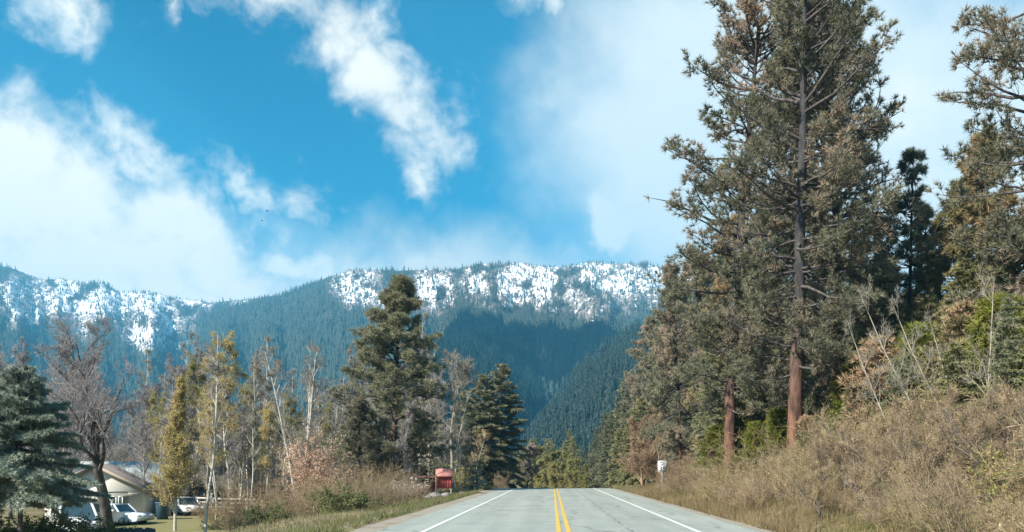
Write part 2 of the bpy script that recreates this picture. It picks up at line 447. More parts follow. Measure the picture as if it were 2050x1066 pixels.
def gravel_mat():
    m, t, b = principled('gravel', 0.95, 0.1)
    o = t.new('ShaderNodeTexCoord').outputs['Object']
    a = t.noise(o, 30, 4, 0.7); c = t.noise(o, 0.9, 5, 0.6)
    x = t.mix(a.outputs[0], (0.20, 0.18, 0.145), (0.42, 0.38, 0.31))
    x = t.mix(t.sstep(c.outputs[0], 0.5, 0.68), x, (0.26, 0.19, 0.13))
    t.l.new(x, b.inputs['Base Color'])
    return m
M['gravel'] = gravel_mat()
tag(strip('gravel_shoulder', -6.3, -4.5, -20, 150, 0.012, M['gravel'], 4, 0.35, 4), kind='structure')
tag(strip('gravel_shoulder', 5.2, 6.1, -20, 150, 0.012, M['gravel'], 3, 0.16, 9), kind='structure')
road = tag(strip('road', RL, RR, -20, 150, 0.045, asphalt(), 9, 0.07, 1), kind='structure')
M['white_paint'] = paint('white_paint', (0.66, 0.70, 0.67))
M['yellow_paint'] = paint('yellow_paint', (0.62, 0.42, 0.09))
strip('edge_line', -3.50, -3.36, -20, 150, 0.053, M['white_paint'], 2, 0.012, 2, parent=road)
strip('edge_line', 3.80, 3.94, -20, 150, 0.053, M['white_paint'], 2, 0.012, 5, parent=road)
strip('centre_line', 0.10, 0.23, -20, 150, 0.053, M['yellow_paint'], 2, 0.01, 6, parent=road)
strip('centre_line', 0.36, 0.49, -20, 150, 0.053, M['yellow_paint'], 2, 0.01, 8, parent=road)
def driveway():
    xs = np.linspace(-24, -4.4, 40); ts = np.linspace(0, 1, 6)
    X, T = np.meshgrid(xs, ts, indexing='ij')
    fl = 3.0 * sst(-7.5, -4.4, X)
    Y = 66 + (X + 4.4) * -0.15 - fl + T * (4.2 + 2 * fl) + 0.3 * (fbm(X, T * 3, 3, 3) - 0.5)
    Z = ground(X, Y) + 0.06
    i = (np.arange(39)[:, None] * 6 + np.arange(5)[None]).ravel()
    o = link('driveway', mesh('driveway', np.stack([X, Y, Z], -1).reshape(-1, 3), None, np.stack([i, i + 6, i + 7, i + 1], -1), M['gravel']))
    tag(o, kind='structure')
driveway()

# ------------------------------------------------------------------ mountains
def mountain_material(name):
    m, t, b = principled(name, 0.9, 0.1)
    o = t.new('ShaderNodeTexCoord').outputs['Object']
    at = t.new('ShaderNodeAttribute'); at.attribute_name = 'snow'
    a = t.noise(o, 0.02, 6, 0.65); c = t.noise(o, 0.09, 4, 0.65)
    rock = t.mix(a.outputs[0], (0.10, 0.09, 0.085), (0.30, 0.26, 0.235))
    floor_ = t.mix(c.outputs[0], (0.025, 0.034, 0.025), (0.06, 0.062, 0.045))
    gnd = t.mix(t.sstep(at.outputs['Fac'], 0.12, 0.35), floor_, rock)
    s = t.m('ADD', at.outputs['Fac'], t.m('MULTIPLY', t.m('SUBTRACT', c.outputs[0], 0.5), 1.9))
    x = t.mix(t.sstep(s, 0.48, 0.58), gnd, (0.82, 0.83, 0.85))
    t.l.new(x, b.inputs['Base Color'])
    return m
M['mountain'] = mountain_material('mountain_rock_and_snow')

def snow_mask(px, py, patches):
    s = np.zeros_like(px)
    for (cx, cy, rx, ry, wgt) in patches:
        r = np.sqrt(((px - cx) / rx) ** 2 + ((py - cy) / ry) ** 2)
        s = np.maximum(s, wgt * np.clip(1.35 - r, 0, 1))
    n = fbm(px / 11.0, py / 18.0, 31, 5, 0.65); c = fbm(px / 34.0 + 5, py / 26.0, 47, 4, 0.55)
    return np.clip(s * (0.15 + 1.2 * n) * sst(0.22, 0.47, c), 0, 0.9) * (s > 0)

def hill(name, px0, px1, ridge, D0, D1, D2, base, patches=(), nu=300, nv=110, rough=30.0, power=1.0, seed=0, mat=None):
    """a hillside from its foot (D0) up to a ridge (D1) whose outline was surveyed, and down its back (D2)"""
    rx = np.array([p[0] for p in ridge], float); ry = np.array([p[1] for p in ridge], float)
    u = np.linspace(px0, px1, nu); v = np.concatenate([np.linspace(0, 1, nv), np.linspace(1, 2, 14)[1:]])
    U, V = np.meshgrid(u, v)
    RY = np.interp(U, rx, ry) + 7 * (fbm(U / 40.0, U * 0, seed, 4) - 0.5)
    slant = np.interp(U, rx, np.array([p[2] if len(p) > 2 else 1.0 for p in ridge]))
    d1 = D1 * slant * (1 + 0.06 * (fbm(U / 170.0, U * 0 + 9, seed + 5, 3) - 0.5)); d0 = D0 * slant
    f = np.clip(V, 0, 1)
    dep = np.where(V <= 1, d0 + (d1 - d0) * V, d1 + (D2 * slant - d1) * (V - 1))
    X = (U - VX) / F * dep; Y = dep
    top = CAMH + (VY - RY) / F * d1
    Z = base + (top - base) * f ** power
    Z = np.where(V > 1, top + (base - top) * (V - 1) ** 1.2, Z)
    gul = fbm(U / 38.0, V * 2.0, seed + 7, 5, 0.55) - 0.5
    Z = Z + rough * 2.2 * gul * np.sin(np.clip(V, 0, 1) * math.pi) ** 0.8 * (1 - 0.4 * f)
    small = (fbm(X / 28.0, Z / 28.0 + Y / 60.0, seed + 3, 4, 0.6) - 0.5) * rough * 0.75
    Z = Z + small * np.where(V > 0.98, 0.25, 1.0)
    py = VY - (Z - CAMH) / Y * F
    snow = snow_mask(U, py, patches) if patches else np.zeros_like(U)
    n = len(u); k = len(v)
    i = (np.arange(k - 1)[:, None] * n + np.arange(n - 1)[None]).ravel()
    me = mesh(name, np.stack([X, Y, Z], -1).reshape(-1, 3), None, np.stack([i, i + 1, i + n + 1, i + n], -1), mat or M['mountain'], False)
    at = me.attributes.new('snow', 'FLOAT', 'POINT'); at.data.foreach_set('value', snow.astype(np.float32).ravel())
    o = tag(link(name, me), kind='structure')
    return dict(U=U, V=V, X=X, Y=Y, Z=Z, snow=snow, px=(px0, px1), n=n, nv=nv)

def far_conifer(seed, h=1.0, r=0.16, lay=7, k=7, mat='far_fir'):
    """a whole conifer with ragged whorls, for woods a kilometre away (unit height)"""
    rg = np.random.default_rng(seed); mb = MB()
    mb.tubes([[(0, 0, -0.03), (0, 0, h * 0.55), (0, 0, h)]], [[0.016, 0.011, 0.002]], 4)
    for i in range(lay):
        t = 0.10 + 0.86 * i / lay
        rr = r * (1 - t) ** 0.85 * (0.8 + 0.4 * rg.random()) + 0.012
        zt = t + 0.20 * (1 - 0.5 * t)
        a0 = rg.random() * 6.3
        for j in range(k):
            a = a0 + j * 2 * math.pi / k + rg.normal() * 0.15
            q = rr * (0.65 + 0.55 * rg.random())
            z = t - 0.02 + rg.normal() * 0.012
            wv = 0.42
            mb.add([(0, 0, min(zt, 1)), (math.cos(a - wv) * q * .8, math.sin(a - wv) * q * .8, z + .015),
                    (math.cos(a) * q, math.sin(a) * q, z - .02), (math.cos(a + wv) * q * .8, math.sin(a + wv) * q * .8, z + .015)], [(0, 1, 2), (0, 2, 3)])
    return mb.mesh('far_conifer_shape', M[mat])
def hidden_protos(meshes, name):
    c = bpy.data.collections.new(name)
    for i, me in enumerate(meshes):
        o = bpy.data.objects.new(name + '_%d' % i, me); c.objects.link(o)
    return c
far_protos = hidden_protos([far_conifer(s, 1.0, r, 8, 7) for s, r in ((1, .15), (2, .19), (3, .13), (4, .22))], 'conifer_shapes')

shaded_protos = hidden_protos([far_conifer(s, 1.0, r, 8, 7, 'far_shaded') for s, r in ((5, .17), (6, .20), (7, .14), (8, .22))], 'dark_conifer_shapes')
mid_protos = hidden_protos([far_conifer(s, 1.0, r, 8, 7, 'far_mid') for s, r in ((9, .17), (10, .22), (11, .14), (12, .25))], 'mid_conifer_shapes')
def forest(name, label, H, count, hmin, hmax, seed, vmin=0.03, vmax=1.0, thin_in_snow=0.46, clear=0.0, protos=None):
    """a far-off wood read as one mass: points on the hillside, a conifer set on each by geometry nodes"""
    rg = np.random.default_rng(seed)
    nv, n = H['nv'], H['n']
    a = rg.random(count * 2) * (n - 1.001); b = (vmin + (vmax - vmin) * rg.random(count * 2)) * (nv - 1.001)
    i0 = a.astype(int); j0 = b.astype(int); fa = a - i0; fb = b - j0
    def lerp(A): return (A[j0, i0] * (1 - fa) + A[j0, i0 + 1] * fa) * (1 - fb) + (A[j0 + 1, i0] * (1 - fa) + A[j0 + 1, i0 + 1] * fa) * fb
    X, Y, Z, S = lerp(H['X']), lerp(H['Y']), lerp(H['Z']), lerp(H['snow'])
    keep = rg.random(len(X)) < np.where(S > 0.30, thin_in_snow, np.where(S > 0.05, 0.5, 1.0))
    if clear: keep &= fbm(X / 60, Y / 60, seed + 2, 4) > clear
    keep &= rg.random(len(X)) < 0.35 + 1.3 * fbm(X / 90, Y / 130 + Z / 60, seed + 40, 4)
    idx = np.nonzero(keep)[0][:count]
    P = np.stack([X, Y, Z - 0.3], -1)[idx]
    me = bpy.data.meshes.new(name); me.vertices.add(len(P)); me.vertices.foreach_set('co', P.astype(np.float32).ravel())
    hs_ = hmin + (hmax - hmin) * rg.random(len(P)) ** 1.4
    hs_ = np.where(S[idx] > 0.2, hs_ * 0.75, hs_)
    for nm, val in (('size', hs_), ('turn', rg.random(len(P)) * 6.28)):
        at = me.attributes.new(nm, 'FLOAT', 'POINT'); at.data.foreach_set('value', val.astype(np.float32))
    o = link(name, me)
    ng = bpy.data.node_groups.new(name, 'GeometryNodeTree')
    ng.interface.new_socket('Geometry', in_out='INPUT', socket_type='NodeSocketGeometry')
    ng.interface.new_socket('Geometry', in_out='OUTPUT', socket_type='NodeSocketGeometry')
    N, L = ng.nodes, ng.links
    gi, go = N.new('NodeGroupInput'), N.new('NodeGroupOutput')
    m2p = N.new('GeometryNodeMeshToPoints'); iop = N.new('GeometryNodeInstanceOnPoints')
    ci = N.new('GeometryNodeCollectionInfo'); ci.inputs['Collection'].default_value = protos or far_protos
    ci.inputs['Separate Children'].default_value = True; ci.inputs['Reset Children'].default_value = True
    sz = N.new('GeometryNodeInputNamedAttribute'); sz.data_type = 'FLOAT'; sz.inputs['Name'].default_value = 'size'
    tn = N.new('GeometryNodeInputNamedAttribute'); tn.data_type = 'FLOAT'; tn.inputs['Name'].default_value = 'turn'
    cx = N.new('ShaderNodeCombineXYZ')
    iop.inputs['Pick Instance'].default_value = True
    L.new(gi.outputs[0], m2p.inputs[0]); L.new(m2p.outputs[0], iop.inputs['Points']); L.new(ci.outputs[0], iop.inputs['Instance'])
    L.new(tn.outputs['Attribute'], cx.inputs[2]); L.new(cx.outputs[0], iop.inputs['Rotation'])
    L.new(sz.outputs['Attribute'], iop.inputs['Scale']); L.new(iop.outputs[0], go.inputs[0])
    md = o.modifiers.new('trees', 'NODES'); md.node_group = ng
    tag(o, label, 'forest', None, 'stuff')
    return o

left_ridge = [(-700, 525), (-200, 520), (0, 532), (30, 542), (70, 556), (110, 562), (200, 566), (240, 586), (300, 584), (350, 600), (420, 606), (500, 600), (560, 590), (620, 585), (700, 600), (900, 640)]
HL = hill('mountain', -700, 760, left_ridge, 900, 3100, 3500, 2, [
    (170, 590, 150, 52, 1.25), (330, 608, 100, 36, 1.2), (60, 610, 70, 60, .8), (310, 660, 75, 50, 1), (40, 590, 70, 44, .9), (560, 592, 50, 16, .8), (480, 610, 60, 25, .5), (180, 650, 60, 40, .5)],
    420, 130, 55, 1.15, 3)
main_ridge = [(380, 660, 1), (470, 612, 1), (540, 600, 1), (600, 578, 1), (660, 556, 1), (700, 545, 1), (800, 541, 1), (900, 540, 1), (950, 530, 1), (1040, 528, 1), (1110, 538, 1), (1180, 526, 1), (1290, 530, 1), (1340, 540, 1), (1500, 560, 1), (1800, 600, 1), (2300, 640, 1)]
HM = hill('mountain', 400, 2200, main_ridge, 800, 2500, 2900, 2, [
    (1060, 565, 150, 55, 1), (1200, 555, 130, 48, 1), (1310, 560, 90, 60, .8), (1010, 600, 60, 30, .6), (1090, 612, 30, 26, .9), (1200, 600, 110, 50, .55),
    (715, 572, 55, 45, 1), (760, 600, 40, 30, .6), (865, 580, 50, 50, 1), (830, 610, 40, 26, .6), (1420, 560, 120, 50, .7), (960, 560, 40, 40, .9), (1010, 655, 10, 6, .8)],
    640, 150, 50, 1.12, 11)
spur = [(780, 770, .5), (860, 712, .55), (930, 692, .62), (1000, 680, .78), (1060, 670, .95), (1110, 686, 1.12), (1180, 690, 1.35), (1260, 700, 1.55), (1400, 740, 1.7), (1600, 780, 1.8)]
HS = hill('forested_hill', 800, 1600, spur, 800, 1750, 2700, 0, (), 220, 90, 26, 0.9, 23)
rslope = [(960, 960), (1020, 905), (1080, 840), (1120, 790), (1160, 740), (1200, 705), (1245, 668), (1300, 655), (1400, 640), (1800, 620), (2300, 600)]
HR = hill('forested_hill', 1010, 2300, rslope, 420, 950, 1500, -4, (), 200, 80, 18, 0.9, 37)
forest('mountain_forest', 'blue-green conifer forest on the mountain slope at the left', HL, 27000, 11, 22, 1, 0.06)
forest('mountain_forest', 'conifer forest below the snowy ridge at the centre of the picture', HM, 36000, 10, 20, 2, 0.10)
forest('hill_forest', 'dark conifer forest on the shadowed hill beyond the road', HS, 14000, 11, 20, 3, protos=shaded_protos)
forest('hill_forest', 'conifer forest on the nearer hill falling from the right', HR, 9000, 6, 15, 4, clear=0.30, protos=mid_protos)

# ------------------------------------------------------------------ tree growing
def nrm(a): return a / (np.linalg.norm(a, axis=-1, keepdims=True) + 1e-9)
def grow(st, dr, ln, m, rg, bend=(0, 0, 0), jit=0.12):
    """polylines from start points: (N,m,3)"""
    N = len(st); P = np.zeros((N, m, 3)); P[:, 0] = st; d = nrm(dr.copy())
    ln = np.asarray(ln).reshape(-1, 1); bend = np.asarray(bend, float)
    for i in range(1, m):
        d = nrm(d + bend / (m - 1) + rg.normal(0, jit, (N, 3)))
        P[:, i] = P[:, i - 1] + d * ln / (m - 1)
    return P
def sprout(P, per, s0, s1, ang0, ang1, rg, up=0.0, even=False):
    """start points and directions of side shoots along polylines; returns start, dir, parent index, parameter"""
    N, m, _ = P.shape
    idx = np.repeat(np.arange(N), per)
    s = (np.tile(np.linspace(s0, s1, per), N) + rg.normal(0, 0.02, N * per)).clip(0, 1) if even else s0 + (s1 - s0) * rg.random(N * per)
    f = s * (m - 1.0001); i = f.astype(int).clip(0, m - 2); fr = (f - i)[:, None]
    st = P[idx, i] * (1 - fr) + P[idx, i + 1] * fr
    t = nrm(P[idx, i + 1] - P[idx, i])
    u = nrm(np.cross(t, nrm(rg.normal(0, 1, t.shape)))); a = (ang0 + (ang1 - ang0) * rg.random(len(s)))[:, None]
    d = np.cos(a) * t + np.sin(a) * u + np.array([0, 0, up])
    return st, nrm(d), idx, s
def radii(P, r0, r1): 
    N, m, _ = P.shape
    t = np.linspace(0, 1, m)[None]
    return np.asarray(r0).reshape(-1, 1) * (1 - t) + np.asarray(r1).reshape(-1, 1) * t
def tufts(mb, C, Dr, K, L, wd, spread, rg):
    """needle sprays: K slim blades from each centre"""
    N = len(C)
    d = nrm(np.repeat(Dr, K, 0) + rg.normal(0, spread, (N * K, 3)))
    l = (np.repeat(np.broadcast_to(L, (N,)) * (0.65 + 0.6 * rg.random(N)), K) * (0.7 + 0.5 * rg.random(N * K)))[:, None]
    c = np.repeat(C, K, 0); p = nrm(np.cross(d, rg.normal(0, 1, d.shape))) * wd * 0.5
    V = np.stack([c - p, c + p, c + d * l], 1).reshape(-1, 3)
    mb.add(V, np.arange(N * K * 3).reshape(-1, 3))
def leaves(mb, C, size, rg):
    """small two-triangle leaves, each with its own tilt"""
    N = len(C)
    a = nrm(rg.normal(0, 1, (N, 3))); b = nrm(np.cross(a, rg.normal(0, 1, (N, 3))))
    l = size * (0.6 + 0.8 * rg.random((N, 1)))
    V = np.stack([C - a * l * .5, C + b * l * .33, C + a * l * .5, C - b * l * .33], 1).reshape(-1, 3)
    i = np.arange(N)[:, None] * 4
    mb.add(V, None, i + np.arange(4)[None])

def make_pine(seed, h, cb, r, r0, nl=80, ntw=10, K=20, L=0.28, wd=0.03, mat='pine', top=0.35, bulge=0.45, sides=8):
    """long-needled pine: bare lower trunk, crooked limbs turned up at the tips, needle tufts at the shoot ends"""
    rg = np.random.default_rng(seed)
    tr, cr, lb = MB(), MB(), MB()
    T = grow(np.zeros((1, 3)) + [0, 0, -0.6], np.array([[0.0, 0, 1]]), [h + .6], 14, rg, jit=0.012)
    tt = np.linspace(0, 1, 14)
    tr.tubes(T, (r0 * (1 - tt) ** 0.75 + 0.02 + 0.25 * r0 * np.exp(-tt * 22))[None], sides)
    s = cb + (1 - cb) * np.sort(rg.random(nl)) ** 0.92
    f = s * 12.999; i = f.astype(int); fr = (f - i)[:, None]
    st = T[0, i] * (1 - fr) + T[0, i + 1] * fr
    c = (s - cb) / (1 - cb)
    prof = np.minimum(1, (c / bulge) ** 0.6 * 0.55 + 0.45) * (1 - np.clip((c - bulge) / (1 - bulge), 0, 1) ** 1.6 * (1 - top))
    ln = r * prof * (0.55 + 0.6 * rg.random(nl))
    a = np.arange(nl) * 2.399 + rg.normal(0, 0.5, nl)
    e = np.radians(-22 + 58 * c + rg.normal(0, 12, nl))
    d = np.stack([np.cos(a) * np.cos(e), np.sin(a) * np.cos(e), np.sin(e)], -1)
    A = grow(st, d, ln, 7, rg, (0, 0, 0.55), 0.16)
    ra = (0.018 + 0.016 * ln)
    lb.tubes(A, radii(A, ra, 0.012), 4)
    # dead stubs on the lower trunk
    k = 14; s2 = cb * (0.35 + 0.65 * rg.random(k)); f = s2 * 12.999; i = f.astype(int)
    a2 = rg.random(k) * 6.28
    B0 = grow(T[0, i], np.stack([np.cos(a2), np.sin(a2), a2 * 0 - 0.15], -1), 0.4 + 1.3 * rg.random(k), 4, rg, (0, 0, -0.2), 0.15)
    lb.tubes(B0, radii(B0, 0.02, 0.006), 3)
    b, bd, bi, bs = sprout(A, ntw, 0.30, 1.0, 0.5, 1.1, rg, 0.15)
    bl = (0.20 + 0.26 * ln[bi] * (1.15 - bs)) * (0.6 + 0.7 * rg.random(len(b)))
    Bt = grow(b, bd, bl, 4, rg, (0, 0, 0.5), 0.18)
    lb.tubes(Bt, radii(Bt, 0.011, 0.006), 3)
    C = [Bt[:, -1], Bt[:, 2] + rg.normal(0, .05, Bt[:, 2].shape), A[:, -1]]
    Dd = [nrm(Bt[:, -1] - Bt[:, -2]), nrm(Bt[:, 3] - Bt[:, 1]), nrm(A[:, -1] - A[:, -2])]
    st3, d3, _, _ = sprout(Bt, 1, 0.4, 0.95, 0.6, 1.2, rg, 0.2)
    e3 = st3 + d3 * 0.22
    C.append(e3); Dd.append(d3)
    C = np.concatenate(C); Dd = np.concatenate(Dd)
    tufts(cr, C, Dd + [0, 0, 0.15], K, L, wd, 0.75, rg)
    tipc = T[0, -1] + rg.normal(0, 0.12, (8, 3)); tufts(cr, tipc, np.tile([[0, 0, 1.0]], (8, 1)), K, L, wd, 0.6, rg)
    return [('trunk', tr.mesh('trunk', M['pine_bark'], True)), ('limbs', lb.mesh('limbs', M['dark_bark'], True)), ('crown', cr.mesh('crown', M[mat]))]

def make_fir(seed, h, r, r0, nb=120, K=4, L=0.22, wd=0.05, mat='fir', cb=0.06, droop=-0.35, dens=7.0, barkm='dark_bark', power=0.85, sides=6):
    """short-needled conifer: whorls of branches that carry flat sprays"""
    rg = np.random.default_rng(seed); tr, cr = MB(), MB()
    T = grow(np.zeros((1, 3)) + [0, 0, -0.5], np.array([[0.0, 0, 1]]), [h + .5], 10, rg, jit=0.01)
    tt = np.linspace(0, 1, 10); tr.tubes(T, (r0 * (1 - tt) + 0.012)[None], sides)
    s = cb + (0.985 - cb) * (np.arange(nb) + rg.random(nb)) / nb
    f = s * 8.999; i = f.astype(int); fr = (f - i)[:, None]
    st = T[0, i] * (1 - fr) + T[0, i + 1] * fr
    c = (s - cb) / (1 - cb)
    ln = r * ((1 - c) ** power) * (0.6 + 0.55 * rg.random(nb)) + 0.12
    a = np.arange(nb) * 2.399 + rg.normal(0, 0.45, nb)
    e = np.radians(-6 + 48 * c ** 1.5 + rg.normal(0, 8, nb))
    d = np.stack([np.cos(a) * np.cos(e), np.sin(a) * np.cos(e), np.sin(e)], -1)
    A = grow(st, d, ln, 5, rg, (0, 0, droop), 0.08)
    tr.tubes(A, radii(A, 0.012 + 0.007 * ln, 0.005), 3)
    cnt = np.maximum(2, (ln * dens).astype(int)); idx = np.repeat(np.arange(nb), cnt)
    q = 0.12 + 0.88 * rg.random(len(idx)) ** 0.8; ff = q * 3.999; k = ff.astype(int); fr = (ff - k)[:, None]
    p = A[idx, k] * (1 - fr) + A[idx, k + 1] * fr; t = nrm(A[idx, k + 1] - A[idx, k])
    sd_ = nrm(np.cross(t, [0, 0, 1.0])) * np.where(rg.random(len(idx)) < .5, -1, 1)[:, None]
    dd = nrm(t * 0.7 + sd_ * (0.9 * rg.random((len(idx), 1))) + np.array([0, 0, -0.18]))
    tl = (0.10 + 0.26 * ln[idx] * (1.1 - q))
    tip = p + dd * tl[:, None]
    mid = p + dd * (tl * .5)[:, None]
    tufts(cr, np.concatenate([p, mid, tip]), np.concatenate([dd, dd, dd]), K, L, wd, 0.42, rg)
    tufts(cr, T[0, -1:] + [[0, 0, -0.1]], np.array([[0, 0, 1.0]]), 10, L, wd, 0.5, rg)
    return [('trunk', tr.mesh('trunk', M[barkm], True)), ('crown', cr.mesh('crown', M[mat]))]

def make_broadleaf(seed, h, r0, spread=0.5, clear=0.25, n1=14, n2=6, n3=5, n4=4, barkm='grey_bark', twigm=None, leaf=None, nleaf=0, lsize=0.1, lean=0.0, stems=1, up=0.35, tw=0.009, l1=0.42, crook=0.05, cone=False, drop=0.0):
    """leafless or barely leafing tree: trunk, limbs, boughs and a haze of twigs"""
    rg = np.random.default_rng(seed); tr, cr, lf = MB(), MB(), MB()
    a = rg.random(stems) * 6.28
    st = np.stack([np.cos(a), np.sin(a), a * 0], -1) * (0.0 if stems == 1 else r0 * 1.6) + [0, 0, -0.4]
    dv = np.stack([np.cos(a) * (lean + (0.0 if stems == 1 else 0.13)), np.sin(a) * (lean * .3 + (0.0 if stems == 1 else 0.13)), a * 0 + 1], -1)
    T = grow(st, dv, (h + .4) * (0.82 + 0.22 * rg.random(stems) if stems > 1 else np.ones(1)), 12, rg, (0, 0, 0.05), crook)
    tt = np.linspace(0, 1, 12)
    tr.tubes(T, np.tile((r0 * (1 - tt) ** 0.9 + tw * 1.2 + 0.3 * r0 * np.exp(-tt * 25))[None], (stems, 1)), 7)
    b, d, bi, bs = sprout(T, n1, clear, 0.97, 0.5, 1.0, rg, up)
    c = (bs - clear) / (1 - clear)
    ln = h * l1 * spread * 2 * ((1 - c * (0.93 if cone else 0.7))) * (0.55 + 0.6 * rg.random(len(b)))
    A = grow(b, d, ln, 7, rg, (0, 0, 0.5 - drop), 0.13)
    rr = r0 * (1 - bs) ** 0.9 * 0.5 + tw * 1.3
    tr.tubes(A, radii(A, rr, tw), 5)
    b2, d2, i2, s2 = sprout(A, n2, 0.2, 1.0, 0.4, 0.95, rg, 0.15 - drop * .5)
    l2 = ln[i2] * 0.5 * (1.1 - 0.6 * s2) * (0.5 + 0.7 * rg.random(len(b2)))
    B = grow(b2, d2, l2, 5, rg, (0, 0, 0.3 - drop), 0.15)
    cr.tubes(B, radii(B, np.maximum(tw, rr[i2] * 0.45 * (1 - s2 * .6)), tw * .8), 4)
    b3, d3, i3, s3 = sprout(B, n3, 0.2, 1.0, 0.4, 0.9, rg, 0.1 - drop)
    l3 = l2[i3] * 0.6 * (1.1 - 0.5 * s3) * (0.5 + 0.7 * rg.random(len(b3))) + 0.1
    Cc = grow(b3, d3, l3, 4, rg, (0, 0, 0.2 - drop), 0.17)
    cr.tubes(Cc, radii(Cc, tw, tw * .6), 3)
    last = Cc
    if n4:
        b4, d4, i4, s4 = sprout(Cc, n4, 0.2, 1.0, 0.4, 0.9, rg, 0.1 - drop)
        E = grow(b4, d4, l3[i4] * 0.55 * (0.5 + 0.7 * rg.random(len(b4))) + 0.08, 3, rg, (0, 0, 0.1 - drop), 0.17)
        cr.tubes(E, radii(E, tw * .7, tw * .45), 3)
        last = E
    res = [('trunk', tr.mesh('trunk', M[barkm], True)), ('crown', cr.mesh('crown', M[twigm or barkm]))]
    if leaf and nleaf:
        N, m, _ = last.shape
        pick = rg.integers(0, N, nleaf); q = rg.integers(0, m, nleaf)
        leaves(lf, last[pick, q] + rg.normal(0, 0.06, (nleaf, 3)), lsize, rg)
        res.append(('foliage', lf.mesh('foliage', M[leaf])))
    return res

def make_shrub(seed, h, r, stems=26, n2=5, n3=4, mat='tan_twig', leaf=None, nleaf=0, lsize=0.06, tw=0.006, arch=-0.5, n4=0):
    """thicket shrub: many arching stems from one root"""
    rg = np.random.default_rng(seed); tr, cr, lf = MB(), MB(), MB()
    a = rg.random(stems) * 6.28; q = rg.random(stems) ** 0.6
    st = np.stack([np.cos(a) * q * r * .25, np.sin(a) * q * r * .25, a * 0 - 0.15], -1)
    d = np.stack([np.cos(a) * q * r / h, np.sin(a) * q * r / h, a * 0 + 1], -1)
    A = grow(st, d, h * (0.6 + 0.55 * rg.random(stems)), 7, rg, (0, 0, arch), 0.12)
    tr.tubes(A, radii(A, tw * 2.2, tw), 4)
    b, d2, i2, s2 = sprout(A, n2, 0.2, 1.0, 0.4, 1.0, rg, 0.1)
    B = grow(b, d2, h * 0.35 * (1.15 - 0.7 * s2) * (0.5 + 0.7 * rg.random(len(b))), 5, rg, (0, 0, -0.1), 0.18)
    cr.tubes(B, radii(B, tw, tw * .7), 3)
    b, d3, i3, s3 = sprout(B, n3, 0.2, 1.0, 0.4, 1.0, rg, 0.05)
    C = grow(b, d3, h * 0.16 * (0.5 + 0.9 * rg.random(len(b))), 4, rg, (0, 0, 0), 0.2)
    cr.tubes(C, radii(C, tw * .7, tw * .45), 3)
    res = [('stem', tr.mesh('stem', M[mat], True)), ('twigs', cr.mesh('twigs', M[mat]))]
    if leaf and nleaf:
        N, m, _ = C.shape
        leaves(lf, C[rg.integers(0, N, nleaf), rg.integers(0, m, nleaf)] + rg.normal(0, 0.04, (nleaf, 3)), lsize, rg)
        res.append(('foliage', lf.mesh('foliage', M[leaf])))
    return res

def plant(name, proto, label, cat, x, y, rz=None, s=1.0, group=None, dz=0.0, z=None, mats=None):
    """set a tree or shrub on the ground: an Empty at its foot with its parts"""
    rz = (x * 7.3 + y * 3.1) % 6.283 if rz is None else rz
    o = thing(name, label, cat, (x, y, (gz(x, y) if z is None else z) + dz), rz, group, s)
    for nm, me in proto:
        c = link(nm, me, o)
        if mats and nm in mats:
            c.material_slots[0].link = 'OBJECT'; c.material_slots[0].material = M[mats[nm]]
    return o

# ------------------------------------------------------------------ house and yard on the left
M['cream_wall'] = flat('cream_siding', (0.74, 0.72, 0.64), 0.8, 0.2, 0.06, 3)
M['pale_shade_wall'] = flat('shade_blue_grey_siding', (0.62, 0.68, 0.68), 0.8, 0.2, 0.05, 3)  # cool tint carries the shade of the right-hand wall in its colour
M['pale_roof'] = flat('pale_metal_roof', (0.46, 0.49, 0.46), 0.5, 0.4, 0.12, 2)
M['brown_roof'] = flat('brown_shingle_roof', (0.17, 0.145, 0.135), 0.9, 0.2, 0.2, 8)
M['trim'] = flat('tan_trim', (0.36, 0.30, 0.24), 0.8, 0.2, 0.08)
M['gap_shade'] = flat('interior_shade', (0.03, 0.03, 0.03), 0.9, 0.1)  # near-black colour standing in for shade inside openings
M['white_car'] = flat('white_car_paint', (0.72, 0.74, 0.74), 0.25, 0.5, 0.03)
M['blue_car'] = flat('pale_blue_car_paint', (0.60, 0.68, 0.76), 0.25, 0.5, 0.03)
M['glass'] = glass('dark_glass')
M['tyre'] = flat('tyre_rubber', (0.03, 0.03, 0.03), 0.8, 0.2)
M['rim'] = flat('wheel_metal', (0.40, 0.41, 0.42), 0.35, 0.5, 0.05, metal=0.7)
M['lamp'] = flat('lamp_lens', (0.65, 0.68, 0.70), 0.2, 0.6, 0.03)
M['chrome'] = flat('mirror_housing', (0.55, 0.57, 0.58), 0.3, 0.6, 0.05)
M['slate_board'] = flat('slate_board', (0.075, 0.085, 0.09), 0.8, 0.2, 0.2, 5)
M['white_board'] = flat('white_fence_paint', (0.70, 0.70, 0.66), 0.7, 0.2, 0.1, 4)
M['blue_bin'] = flat('dark_blue_bin', (0.03, 0.07, 0.10), 0.5, 0.4, 0.1)
M['grey_wood'] = flat('weathered_wood', (0.24, 0.22, 0.20), 0.9, 0.2, 0.2, 8)
M['blue_post'] = flat('blue_grey_post', (0.28, 0.34, 0.38), 0.7, 0.2, 0.1)
M['red_paint'] = flat('red_barn_paint', (0.40, 0.085, 0.075), 0.75, 0.25, 0.12, 5)
M['red_roof'] = flat('red_shingles', (0.62, 0.27, 0.23), 0.75, 0.25, 0.12, 5)
M['brown_wall'] = flat('brown_siding', (0.16, 0.09, 0.065), 0.85, 0.2, 0.12, 3)
M['wood_post'] = flat('pale_wood_post', (0.48, 0.42, 0.32), 0.9, 0.2, 0.12, 6)
M['sign_white'] = flat('sign_white', (0.72, 0.76, 0.76), 0.4, 0.4, 0.04, 3)
